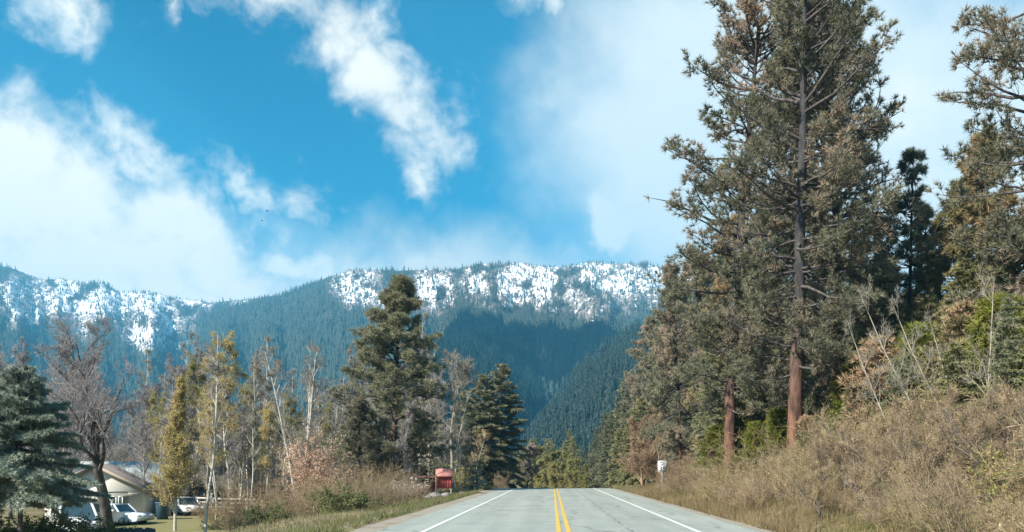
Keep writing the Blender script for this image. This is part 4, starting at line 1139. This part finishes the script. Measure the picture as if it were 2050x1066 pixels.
P('birch_tree', birch_clump, 'white birch clump with three stems left of the peach shrub', 'tree', *at(603, 60), rz=.9, s=.98)
thin = [(437, 66, .9, 'thin pale trunk at the left post of the white rail fence'), (480, 66, .75, 'thin white birch in front of the white rail fence'), (500, 63, .72, 'slim birch at the right end of the white rail fence'),
        (522, 68, .98, 'tall straight white birch right of the white rail fence'), (545, 74, .8, 'thin birch between the tall straight birch and the birch clump'),
        (566, 78, .85, 'slight birch standing just left of the birch clump'), (642, 76, .82, 'thin birch rising behind the peach shrub'), (668, 72, .78, 'thin birch at the left skirts of the tall pine')]
for i, (px, d, s_, lb) in enumerate(thin):
    P('birch_tree', birch_thin if i % 2 else birch_lean, lb, 'tree', *at(px, d), rz=1.7 * i, s=s_, group='thin birches left of the road')
P('pine_tree', pine_m, 'tall dark pine standing alone left of the road', 'tree', *at(785, 70), rz=.5, s=(1.3, 1.3, 1.0))
P('pine_tree', pine_e, 'shorter bushy pine at the left foot of the tall dark pine', 'tree', *at(722, 66), rz=2.5, s=(.75, .75, .55), mats={'crown': 'pine'})
P('bare_tree', bare_c, 'very tall white-stemmed bare tree right behind the tall dark pine', 'tree', *at(842, 92), rz=.2, s=1.3)
P('bare_tree', bare_c, 'second tall pale bare tree behind the tall dark pine', 'tree', *at(868, 100), rz=1.9, s=1.18)
P('bare_tree', arch_tree, 'bare tree with arching white limbs between the pine and the conifers', 'tree', *at(905, 80), rz=2.2, s=1.05)
P('bare_tree', birch_thin, 'left one of two pale trunks right of the red box', 'tree', *at(911, 70), rz=.3, s=.66)
P('bare_tree', birch_thin, 'right one of two pale trunks right of the red box', 'tree', *at(921, 70), rz=2.8, s=.72)
P('bare_tree', small_bare, 'small bare tree with white stem by the blue spruce', 'tree', *at(930, 73), rz=1.0, s=.85)
P('spruce_tree', spruce_s, 'small blue spruce at the edge of the road grass', 'tree', *at(953, 74), s=1.0)
P('fir_tree', fir_c, 'round-topped conifer at the left of the crest, sunlit side', 'tree', *at(965, 92), rz=1.0, s=(1.2, 1.2, 1.05), mats={'crown': 'pine_olive'})
P('fir_tree', fir_c, 'dark tall conifer nearest the road crest on the left', 'tree', *at(1003, 94), rz=2.0, s=(1.2, 1.2, 1.16), mats={'crown': 'pine_olive'})
P('fir_tree', fir_c, 'olive conifer tucked behind the two trees at the left of the crest', 'tree', *at(935, 104), rz=3.0, s=1.08)
P('blossom_tree', blossom_tree, 'pale pinkish blossoming tree at the left end of the crest', 'tree', *at(1055, 100), s=1.05)
P('leafy_shrub', salmon_tree, 'dense pale peach round-topped shrub right of the birch clump', 'shrub', *at(637, 59), s=(1.0, 1.0, 1.12), rz=.3)
P('leafy_shrub', sh_yel[0], 'bright yellow-green shrub behind the red box', 'shrub', *at(888, 90), s=1.35)
P('leafy_shrub', sh_gold[0], 'golden yellow bush at the foot of the birch clump', 'shrub', *at(588, 57), s=.62)
P('flowering_shrub', sh_white[0], 'white-flowering shrub left of the red box', 'shrub', *at(826, 58), s=.9, rz=.4)
P('flowering_shrub', sh_white[0], 'white-flowering shrub nearest the tall dark pine', 'shrub', *at(795, 57), s=.85, rz=2.4)
def where_left(px):
    for lim, t in ((60, 'behind the large spruce at the left'), (200, 'behind the cream house, left of the forked tree'), (330, 'behind the roof of the cream house'), (430, 'behind the yellow-green cone birch'),
                   (540, 'behind the white rail fence'), (640, 'behind the white birch clump'), (730, 'behind the peach shrub'), (830, 'behind the tall dark pine')):
        if px < lim: return t
    return 'behind the red box'
for px, d, s_, lb in [(432, 64, .62, 'small yellow-green leafing birch right of the leaning white birch'), (495, 70, .70, 'wispy yellow-green birch at the right half of the rail fence'), (535, 66, .58, 'short wispy leafing birch right of the rail fence'), (575, 82, .72, 'pale yellow-green birch behind the birch clump'), (655, 80, .66, 'wispy leafing birch right of the peach shrub'), (312, 70, .66, 'yellow-green leafing birch between house and cone birch')]:
    P('birch_tree', yellow_birch, lb, 'tree', *at(px, d), s=s_, mats={'foliage': 'leaf_olive' if s_ > .65 else 'leaf_yellow'})
# ---- woods behind the yard
rgw = np.random.default_rng(77)
for i in range(84):
    d = 88 + 170 * rgw.random() ** 1.3; px = -60 + 960 * (i + rgw.random()) / 84
    k = i % 5
    P('bare_tree', (bare_a, bare_b, bare_c, bare_b, bare_a)[k], ('purple-grey bare tree ', 'grey bare tree ', 'white-stemmed bare tree ', 'grey bare tree ', 'purple-grey bare tree ')[k] + 'in the hazy wood ' + where_left(px), 'tree', *at(px, d), s=1.0 + .45 * rgw.random(), group='bare trees in the wood behind the yard')
for i in range(22):
    d = 150 + 150 * rgw.random(); px = -60 + 960 * (i + rgw.random()) / 22
    P('fir_tree', (fir_a, fir_b)[i % 2], 'dark conifer in the hazy wood ' + where_left(px), 'tree', *at(px, d), s=.85 + .5 * rgw.random(), group='conifers in the wood behind the yard')
for i in range(26):
    d = 92 + 50 * rgw.random(); px = 270 + 640 * (i + rgw.random()) / 26
    P('bare_tree', (bare_c, bare_a)[i % 2], ('tall white-stemmed bare tree ', 'tall tan bare tree ')[i % 2] + 'in the wood ' + where_left(px), 'tree', *at(px, d), s=1.05 + .35 * rgw.random(), group='tall pale bare trees in the wood', mats={'crown': 'pale_twig'})
for i in range(44):
    d = 66 + 34 * rgw.random(); px = 240 + 720 * (i + rgw.random()) / 44
    if 840 < px < 925 and d < 82: continue
    P('bare_tree', (bare_b, small_bare, bare_a, small_bare)[i % 4], ('tan bare tree ', 'small tan bare tree ', 'slim tan bare tree ', 'small tan bare tree ')[i % 4] + 'in the near wood ' + where_left(px), 'tree', *at(px, d), s=(.62, 1.1, .68, 1.3)[i % 4] * (.8 + .4 * rgw.random()), group='bare trees at the near edge of the wood', mats={'crown': ('pale_twig', 'pale_twig', 'purple_twig', 'tan_twig')[i % 4]})
# ---- shrubs along the left bank
lsh = [(560, 46, sh_green, .8), (600, 44, sh_brown, .75), (645, 42, sh_tan, .6), (688, 40, sh_green, .85), (725, 43, sh_brown, .7), (762, 46, sh_brown, .7), (800, 50, sh_brown, .62), (838, 55, sh_brown, .55),
       (575, 53, sh_brown, .8), (620, 55, sh_tan, .75), (665, 54, sh_tan, .7), (705, 56, sh_green, .8), (745, 57, sh_tan, .75), (785, 58, sh_brown, .7), (815, 72, sh_rust, .6),
       (520, 50, sh_green, .85), (480, 48, sh_brown, .7), (540, 40, sh_green, .7), (440, 52, sh_green, .55), (640, 64, sh_rust, .7), (690, 68, sh_rust, .75), (740, 74, sh_brown, .9), (870, 84, sh_brown, .9), (1000, 88, sh_brown, .55),
       (430, 60, sh_tan, .8), (465, 57, sh_brown, .85), (505, 58, sh_tan, .95), (540, 60, sh_tan, 1.0), (575, 62, sh_rust, 1.0), (655, 62, sh_tan, 1.05), (690, 60, sh_tan, 1.1), (730, 62, sh_rust, 1.0), (770, 64, sh_tan, 1.0), (805, 64, sh_brown, .9), 
       (610, 68, sh_rust, 1.0), (555, 70, sh_rust, 1.0), (510, 76, sh_rust, 1.1), (460, 78, sh_tan, 1.1), (700, 74, sh_tan, 1.2), (760, 80, sh_green, 1.4), (810, 78, sh_green, 1.4), (665, 48, sh_green, .9), (615, 49, sh_tan, .85), (750, 52, sh_green, .9), (700, 48, sh_tan, .8)]
for i, (px, d, kk, s_) in enumerate(lsh):
    s_ *= 1.15
    nm = {id(sh_green): 'low green-leaved bush ', id(sh_brown): 'brown leafless bush ', id(sh_tan): 'tan leafless bush ', id(sh_rust): 'rust-coloured bush '}[id(kk)] + ('in the front row of the left bank, ' if d < 50 else 'in the second row of the left bank, ' if d < 60 else 'under the trees left of the road, ') + ('below the rail fence' if px < 530 else 'below the birch clump' if px < 620 else 'below the peach shrub' if px < 680 else 'below the brown house' if px < 760 else 'below the tall dark pine' if px < 830 else 'near the red box')
    P('roadside_shrub', kk[i % len(kk)], nm, 'shrub', *at(px, d), s=s_, group={id(sh_green): 'green bushes on the left bank', id(sh_brown): 'brown bushes on the left bank', id(sh_tan): 'tan bushes on the left bank', id(sh_rust): 'rust bushes on the left bank'}[id(kk)])
for i in range(9):
    P('roadside_shrub', sh_green[i % 2], 'dark low bush ' + ('at the foot of the large spruce' if i < 4 else 'in front of the white van' if i < 7 else 'beside the slate board fence'), 'shrub', *at(-20 + 27 * i, 35 + 1.3 * (i % 3)), s=1.12 + .12 * (i % 2), group='low hedge bushes below the spruce')

# ---- right of the road
P('pine_tree', big_a, 'huge pine with red-brown trunk towering over the right verge', 'tree', *at(1588, 40), rz=.7)
P('pine_tree', big_b, 'tall pine whose crown fills the left half of the huge pine group', 'tree', *at(1458, 45), rz=5.3, s=(1.12, 1.12, 1.0))
P('pine_tree', big_b, 'tall pine seen between the huge trunk and the second tall trunk', 'tree', *at(1640, 53), rz=3.6, s=(.95, .95, 1.1))
P('pine_tree', big_b, 'second tall pine close behind the huge one, to its right', 'tree', *at(1690, 48), rz=2.4, s=1.08)
P('pine_tree', pine_c, 'slender dark pine outlined against the sky at the right', 'tree', *at(1815, 56), rz=.9, s=1.0)
P('pine_tree', big_b, 'large pine leaning in from the right picture border', 'tree', *at(2075, 34), rz=4.4, s=1.0)
P('pine_tree', pine_e, 'yellowish bushy pine below the large pine at the right border', 'tree', *at(1985, 42), rz=1.4, s=.98)
P('pine_tree', pine_e, 'warm green pine between the slender dark pine and the right border', 'tree', *at(1915, 52), rz=3.4, s=1.0)
P('pine_tree', pine_e, 'bushy yellow-green pine right of the second tall trunk', 'tree', *at(1760, 55), rz=5.0, s=.82)
P('pine_tree', pine_d, 'pine with a slim reddish trunk just right of the speed sign', 'tree', *at(1362, 68), rz=2.1, s=(.75, .75, .84), mats={'crown': 'pine'})
P('pine_tree', pine_d, 'brownish pine filling the gap left of the huge trunk', 'tree', *at(1468, 58), rz=3.9, s=.86)
P('pine_tree', pine_d, 'dark pine close behind the huge trunk', 'tree', *at(1545, 64), rz=5.2, s=1.0, mats={'crown': 'pine_dark'})
P('pine_tree', pine_d, 'pine behind the two tall trunks at the right', 'tree', *at(1650, 66), rz=1.2, s=.95, mats={'crown': 'pine'})
P('pine_tree', pine_d, 'bushy olive pine filling the gap left of the slender dark pine', 'tree', *at(1755, 60), rz=.4, s=.80, mats={'crown': 'pine'})
P('pine_tree', pine_d, 'bushy warm pine filling the gap right of the slender dark pine', 'tree', *at(1872, 62), rz=2.2, s=.78)
P('pine_tree', pine_s, 'bright green young pine right of the speed sign', 'tree', *at(1478, 46), s=1.0)
P('pine_tree', pine_s, 'small bright green pine at the left side of the huge trunk', 'tree', *at(1560, 42), rz=2.0, s=.85)
P('pine_tree', pine_s, 'young green pine half in shade at the right of the huge trunk', 'tree', *at(1640, 46), rz=3.0, s=1.1, mats={'crown': 'pine'})
for px, d, s_, mt, lb in [(1430, 50, .8, 'pine_young', 'small yellow-green pine midway between the speed sign and the young pine'), (1515, 43, .75, 'pine_young', 'low bright pine between the young pine and the huge trunk'), (1615, 38, .7, 'pine_warm', 'small warm green pine right at the foot of the huge trunk'), (1705, 39, 1.15, 'pine_young', 'bright green pine at the foot of the second tall pine'),
                          (1755, 36, 1.3, 'pine_warm', 'warm olive young pine rising over the middle of the thicket'), (1840, 35, 1.35, 'pine_young', 'yellow-green young pine below the slender dark pine'), (1925, 32, 1.35, 'pine_warm', 'warm olive young pine beside the pale leaning sapling'), (2000, 30, 1.3, 'pine_young', 'yellow-green young pine at the top of the bank near the border')]:
    P('pine_tree', pine_s, lb, 'tree', *at(px, d), s=s_, mats={'crown': mt})
for px, d, rz, s_, lb in [(1905, 27, 3.3, .8, 'thin pale sapling arching left over the thicket'), (1985, 25, 1.6, .85, 'thin pale upright sapling left of the border saplings'), (1830, 30, 2.8, .75, 'thin pale sapling bent over the golden shrubs')]:
    P('bare_tree', sapling, lb, 'tree', *at(px, d), rz=rz, s=s_)
P('rust_tree', rust_tree, 'rust-brown twiggy tree above the speed sign', 'tree', *at(1290, 72), s=.95)
P('rust_tree', rust_tree, 'orange-tinged bushy tree left of the slim reddish trunk', 'tree', *at(1322, 82), rz=1.5, s=1.15, mats={'foliage': 'leaf_gold'})
P('bare_tree', sapling, 'pale leaning sapling in front of the warm green pine', 'tree', *at(1945, 30), rz=3.0, s=.80)
P('bare_tree', sapling, 'pale sapling bent left in front of the yellowish pine', 'tree', *at(1965, 29), rz=2.4, s=.72)
P('bare_tree', sapling, 'upright pale sapling near the right picture border', 'tree', *at(2018, 29), rz=.9, s=.78)
P('bare_tree', sapling, 'pale twin-stemmed sapling at the right picture border', 'tree', *at(2040, 28), rz=1.8, s=.80)
P('wooden_pole', make_broadleaf(330, 3.2, .06, .1, .8, 1, 1, 1, 0, 'pale_twig', tw=.008), 'short dead pale trunk right above the speed sign', 'tree', *at(1328, 64), s=1.0)
rgs = np.random.default_rng(5)
for px, d, kk, s_, mt, lb in [(1425, 54, fir_b, .62, 'fir', 'olive fir with low branches right of the slim reddish trunk'), (1520, 49, fir_c, .66, 'fir', 'fir with low branches left of the huge trunk'), (1635, 52, fir_a, .58, 'fir', 'fir filling the space between the two tall trunks'),
                              (1725, 44, fir_c, .62, 'fir_light', 'light green fir right of the second tall trunk'), (1790, 46, fir_b, .6, 'fir', 'fir with low branches under the slender dark pine'), (1865, 43, fir_c, .68, 'fir_light', 'yellow-green fir behind the golden shrubs'),
                              (1940, 38, fir_c, .75, 'fir_light', 'yellow-green fir behind the pale leaning sapling'), (2040, 36, fir_c, .8, 'fir', 'olive fir at the right picture border'), (1555, 70, fir_a, 1.05, 'fir', 'tall fir directly behind the huge trunk')]:
    P('fir_tree', kk, lb, 'tree', *at(px, d), s=s_, mats={'crown': mt})
# the stand of conifers on the slope, near to far
stand = [(1395, 74, pine_d, .92), (1330, 86, fir_a, 1.05), (1300, 96, pine_d, .92), (1275, 108, fir_a, 1.05), (1255, 104, fir_b, .95), (1250, 126, fir_a, 1.12), (1232, 130, fir_b, .95), (1222, 118, fir_a, .78), (1205, 136, fir_b, .8), (1192, 150, fir_a, .75),
         (1180, 162, fir_b, .7), (1212, 160, fir_a, 1.0), (1168, 180, fir_a, .65), (1310, 120, fir_a, 1.3), (1350, 110, pine_d, 1.1), (1285, 84, fir_c, .7), (1240, 98, fir_c, .6), (1415, 92, fir_a, 1.2), (1450, 84, pine_d, 1.0), (1500, 88, fir_a, 1.2), (1380, 130, fir_a, 1.35), (1262, 84, fir_c, .55)]
def stand_place(px):
    for lim, t in ((1190, 'at the far left end of the stand on the right slope'), (1225, 'low on the left side of the stand on the right slope'), (1265, 'on the left outline of the stand on the right slope'), (1315, 'in the stand above the rust-brown tree'), (1385, 'in the stand behind the slim reddish trunk')):
        if px < lim: return t
    return 'in the stand behind the bright young pine'
for i, (px, d, kk, s_) in enumerate(stand):
    P('stand_conifer', kk, ('reddish-trunked pine ' if kk is pine_d else 'pale olive conifer ' if kk is fir_c else 'olive green conifer ') + stand_place(px), 'tree', *at(px, d), s=s_ * (.95 + .1 * rgs.random()), group='conifers of the stand on the right-hand slope', mats={'crown': ('pine', 'pine_warm')[i % 2]} if kk is pine_d else None)
for i in range(26):
    px = 1420 + 760 * (i + rgs.random()) / 26; d = 60 + 55 * rgs.random()
    P('stand_conifer', (fir_a, pine_e, fir_b, pine_d)[i % 4], ('fir with branches to the ground ', 'bushy pine ', 'fir with branches to the ground ', 'tall brownish pine ')[i % 4] + 'deep in the woods ' + ('left of the huge trunk' if px < 1580 else 'between the two tall trunks' if px < 1690 else 'behind the slender dark pine' if px < 1850 else 'at the right border'), 'tree', *at(px, d), s=.55 + .35 * rgs.random(), group='conifers behind the tall pines')
# trees where the road disappears
endt = [(1075, 150, olive_tree, .95), (1098, 170, fir_c, .95), (1115, 160, olive_tree, .9), (1135, 165, fir_c, .9), (1150, 150, fir_b, .8), (1090, 140, olive_tree, .75), (1125, 140, olive_tree, .62), (1160, 138, olive_tree, .7), (1045, 165, olive_tree, 1.0), (1170, 128, olive_tree, .55), (1065, 185, fir_c, 1.0), (1142, 190, fir_a, .9), (1108, 132, olive_tree, .6), (1080, 128, olive_tree, .62), (1146, 131, olive_tree, .66), (1060, 140, olive_tree, .8), (1130, 152, olive_tree, .85), (1105, 150, olive_tree, .85)]
for i, (px, d, kk, s_) in enumerate(endt):
    P('crest_tree', kk, ('pale green conifer ' if kk in (fir_a, fir_b, fir_c) else 'pale olive leafing tree ') + ('beyond the crest, left of the yellow lines' if px < 1100 else 'beyond the crest straight above the yellow lines' if px < 1132 else 'beyond the crest, right of the yellow lines'), 'tree', *at(px, d), s=s_, group='trees beyond the road crest', mats={'crown': 'fir_light'} if kk in (fir_c, fir_a, fir_b) else None)
def where_right(x, y):
    px = VX + F * x / y
    for lim, t in ((1420, 'beside the speed sign'), (1540, 'around the bright young pine'), (1660, 'at the foot of the huge pine'), (1780, 'below the second tall pine'), (1920, 'below the golden shrubs'), (2060, 'near the yellow marker post')):
        if px < lim: return t
    return 'at the right picture border'
def depth_word(row): return ('at the road edge', 'just behind the road-edge stems', 'half way up the bank', 'high on the bank', 'at the top of the bank')[row]
# the thicket on the right bank
kinds = [('tan leafless shrub in the dry thicket on the right bank', sh_tan, 'tan shrubs of the right thicket'), ('brown leafless shrub in the dry thicket on the right bank', sh_brown, 'brown shrubs of the right thicket'), ('rust-coloured shrub on the right bank', sh_rust, 'rust shrubs on the right bank')]
n = 0
for row, (xo, st_, y0, y1) in enumerate(((8.3, 1.9, 12, 52), (10.2, 2.2, 13, 54), (12.5, 2.6, 15, 56), (15.2, 3.0, 18, 58), (18.2, 3.4, 22, 58))):
    y = y0
    while y < y1:
        x = xo + rgs.normal() * .45; yy = y + rgs.normal() * .4
        if rgs.random() < .14: y += st_; continue
        if abs(VX + F * x / yy - 1326) < 34 and yy < 57: y += st_; continue
        lb, kk, gr = kinds[(0, 0, 1, 0, 1, 0, 0, 1)[n % 8]]
        sc_ = (.56, .84, .98, .95, .85)[row] * (.55 + .9 * rgs.random())
        P('thicket_shrub', kk[n % len(kk)], ('tan leafless shrub ', 'brown leafless shrub ')[kk is sh_brown] + depth_word(row) + ', ' + where_right(x, yy), 'shrub', x, yy, s=sc_, group=gr, mats={'foliage': ('leaf_tan', 'leaf_olive', 'leaf_tan', 'leaf_rust', 'leaf_green')[(n * 7) % 5]})
        y += st_ * (.8 + .4 * rgs.random()); n += 1
P('bank_shrub', sh_tan[1], 'tan bush hiding the foot of the speed sign post', 'shrub', *at(1340, 56), s=.36)
P('bank_shrub', sh_rust[0], 'reddish bush immediately right of the speed sign', 'shrub', *at(1362, 59.5), s=.7)
for i in range(16):
    y = 54 + 2.4 * i; x = 10.2 + 1.6 * rgs.random() + .02 * i
    P('bank_shrub', sh_rust[i % 2], 'rust-coloured shrub on the verge ' + ('just past the speed sign' if y < 62 else 'below the rust-brown tree' if y < 75 else 'near the crest of the road'), 'shrub', x, y, s=.7 + .3 * rgs.random(), group=kinds[2][2])
for i, (px, d, s_) in enumerate([(1730, 33, .95), (1790, 31, 1.0), (1850, 33, 1.05), (1890, 29, .9)]):
    P('gold_shrub', sh_gold[0], 'golden-leaved shrub in the thicket below the slender dark pine', 'shrub', *at(px, d), s=s_, group='golden shrubs in the right thicket')
P('leafy_shrub', sh_yel[0], 'olive leafy bush cut by the right picture border', 'shrub', *at(2065, 19), s=.7)
for px, d, kk, s_, mt, lb in [(1800, 34, fir_c, .42, 'fir', 'half-grown olive fir standing in the thicket below the slender dark pine'), (1905, 29, fir_c, .40, 'fir_light', 'half-grown yellow-green fir in the thicket behind the pale saplings'), (2010, 26, fir_b, .42, 'fir', 'half-grown fir in the thicket at the right border'), (1700, 37, fir_c, .34, 'fir_light', 'half-grown light fir in the thicket right of the huge trunk')]:
    P('fir_tree', kk, lb, 'tree', *at(px, d), s=s_, mats={'crown': mt})
for px, d, s_, lb in [(1975, 21, .8, 'arching bare grey bush above the yellow marker post'), (1835, 23, .8, 'bare grey bush with forked dark stems in the lower right thicket'), (1690, 28, .8, 'bare grey bush low in the thicket right of the huge trunk'), (2045, 23, .95, 'tall bare grey bush at the right picture border')]:
    P('bare_shrub', small_bare, lb, 'shrub', *at(px, d), s=s_ * .62, mats={'crown': 'brown_twig', 'trunk': 'grey_bark'})
for i, (px, d, s_, tone) in enumerate([(1560, 34, .7, 'tan'), (1625, 31, .85, 'brown'), (1670, 33, .95, 'tan'), (1730, 27, .8, 'brown'), (1775, 29, 1.1, 'olive'), (1820, 26, .95, 'tan'), (1870, 24, .9, 'brown'), (1895, 27, 1.2, 'tan'), (1940, 22, .9, 'olive'), (1990, 24, 1.15, 'tan'), (2030, 21, 1.0, 'brown'), (1765, 22, .6, 'tan'), (1650, 25, .6, 'olive')]):
    P('tangled_shrub', wild, 'tall tangled %s shrub, number-%s from left, standing above the right thicket' % (tone, ('one', 'two', 'three', 'four', 'five', 'six', 'seven', 'eight', 'nine', 'ten', 'eleven', 'twelve', 'thirteen')[sorted([1560, 1625, 1670, 1730, 1775, 1820, 1870, 1895, 1940, 1990, 2030, 1765, 1650]).index(px)]), 'shrub', *at(px, d), s=s_ * .85, group='tangled shrubs of the right thicket', mats={'crown': {'tan': 'tan_twig', 'brown': 'brown_twig', 'olive': 'tan_twig'}[tone], 'foliage': {'tan': 'leaf_tan', 'brown': 'leaf_rust', 'olive': 'leaf_olive'}[tone]})

# ------------------------------------------------------------------ grass (nobody could count it)
def grass_patch(name, label, pts, h, mat, seed, K=3):
    rg = np.random.default_rng(seed)
    x, y = pts; z = ground(x, y)
    mb = MB(); N = len(x)
    hh = h * (0.5 + rg.random(N))
    tufts(mb, np.stack([x, y, z], -1), np.tile([[0, 0, 1.0]], (N, 1)), K, hh, .022, .38, rg)
    tag(mb.obj(name, M[mat]), label, 'grass', None, 'stuff')
rgg = np.random.default_rng(9)
N = 15000
y = 10 + 62 * rgg.random(N) ** .8; x = 6.0 + 10 * rgg.random(N) ** 1.5
grass_patch('dry_grass', 'dry straw-coloured grass on the right bank', (x, y), .34, 'dry_grass', 1)
N = 6000
y = 50 + 45 * rgg.random(N); x = 6.0 + 4.2 * rgg.random(N) ** 1.4
grass_patch('verge_grass', 'green grass on the right verge below the speed sign', (x, y), .22, 'grass', 2)
N = 9000
y = 16 + 70 * rgg.random(N) ** .9; x = -5.7 - 7 * rgg.random(N) ** 1.5
grass_patch('verge_grass', 'mixed green and dry grass along the left verge', (x, y), .20, 'grass', 3)

# ------------------------------------------------------------------ look-alikes: say which one, counted from the left
ORD = ['first', 'second', 'third', 'fourth', 'fifth', 'sixth', 'seventh', 'eighth', 'ninth', 'tenth', 'eleventh', 'twelfth']
by_label = {}
for o in sc.objects:
    if o.parent is None and o.get('group') and o.get('label'): by_label.setdefault(o['label'], []).append(o)
for lb, obs in by_label.items():
    if len(obs) < 2 or len(obs) > len(ORD): continue
    obs.sort(key=lambda q: q.location.x / max(1.0, q.location.y))
    for k, q in enumerate(obs):
        new = ORD[k] + ' from left, ' + lb
        if len(new.split()) <= 16: q['label'] = new

# ------------------------------------------------------------------ haze
def haze():
    m = bpy.data.materials.new('haze_air'); m.use_nodes = True
    t = NT(m.node_tree); t.n.clear()
    o = t.new('ShaderNodeOutputMaterial'); v = t.new('ShaderNodeVolumePrincipled')
    v.inputs['Color'].default_value = (0.15, 0.62, 1.0, 1)
    v.inputs['Density'].default_value = HAZE
    v.inputs['Anisotropy'].default_value = 0.0
    t.l.new(v.outputs[0], o.inputs['Volume'])
    b = MB().box(-3800, 3800, -3800, 3800, -12, 880).obj('haze', m)
    tag(b, 'thin pale blue air between the road and the mountains', 'haze', None, 'stuff')
HAZE = 0.00021
haze()

# a cumulus high to the left of the road, outside the hazy layer: its shadow lies on the hill beyond the crest
def cloud():
    import bmesh
    c = Vector((10, 1500, 150)) + sun_dir * ((1350 - 120) / sun_dir.z)
    rg = np.random.default_rng(4); bm = bmesh.new()
    for i in range(30):
        a = rg.random() * 6.283; q = math.sqrt(rg.random())
        p = Vector((math.cos(a) * q * 150, math.sin(a) * q * 330, (1 - q) * 150 * rg.random()))
        bmesh.ops.create_icosphere(bm, subdivisions=2, radius=55 + 50 * rg.random() * (1.2 - q), matrix=Matrix.Translation(p))
    for v in bm.verts: v.co.z = v.co.z * (1.0 if v.co.z > 0 else .25)
    me = bpy.data.meshes.new('cloud'); bm.to_mesh(me); bm.free()
    m, t, b = principled('cloud_white', 1.0, 0.0); b.inputs['Base Color'].default_value = (.85, .86, .88, 1)
    me.materials.append(m)
    o = link('cloud', me); o.location = c; o.rotation_euler = (0, 0, R(-12))
    tag(o, 'broad cumulus cloud whose shadow darkens the hill beyond the road', 'cloud', None, 'stuff')
cloud()
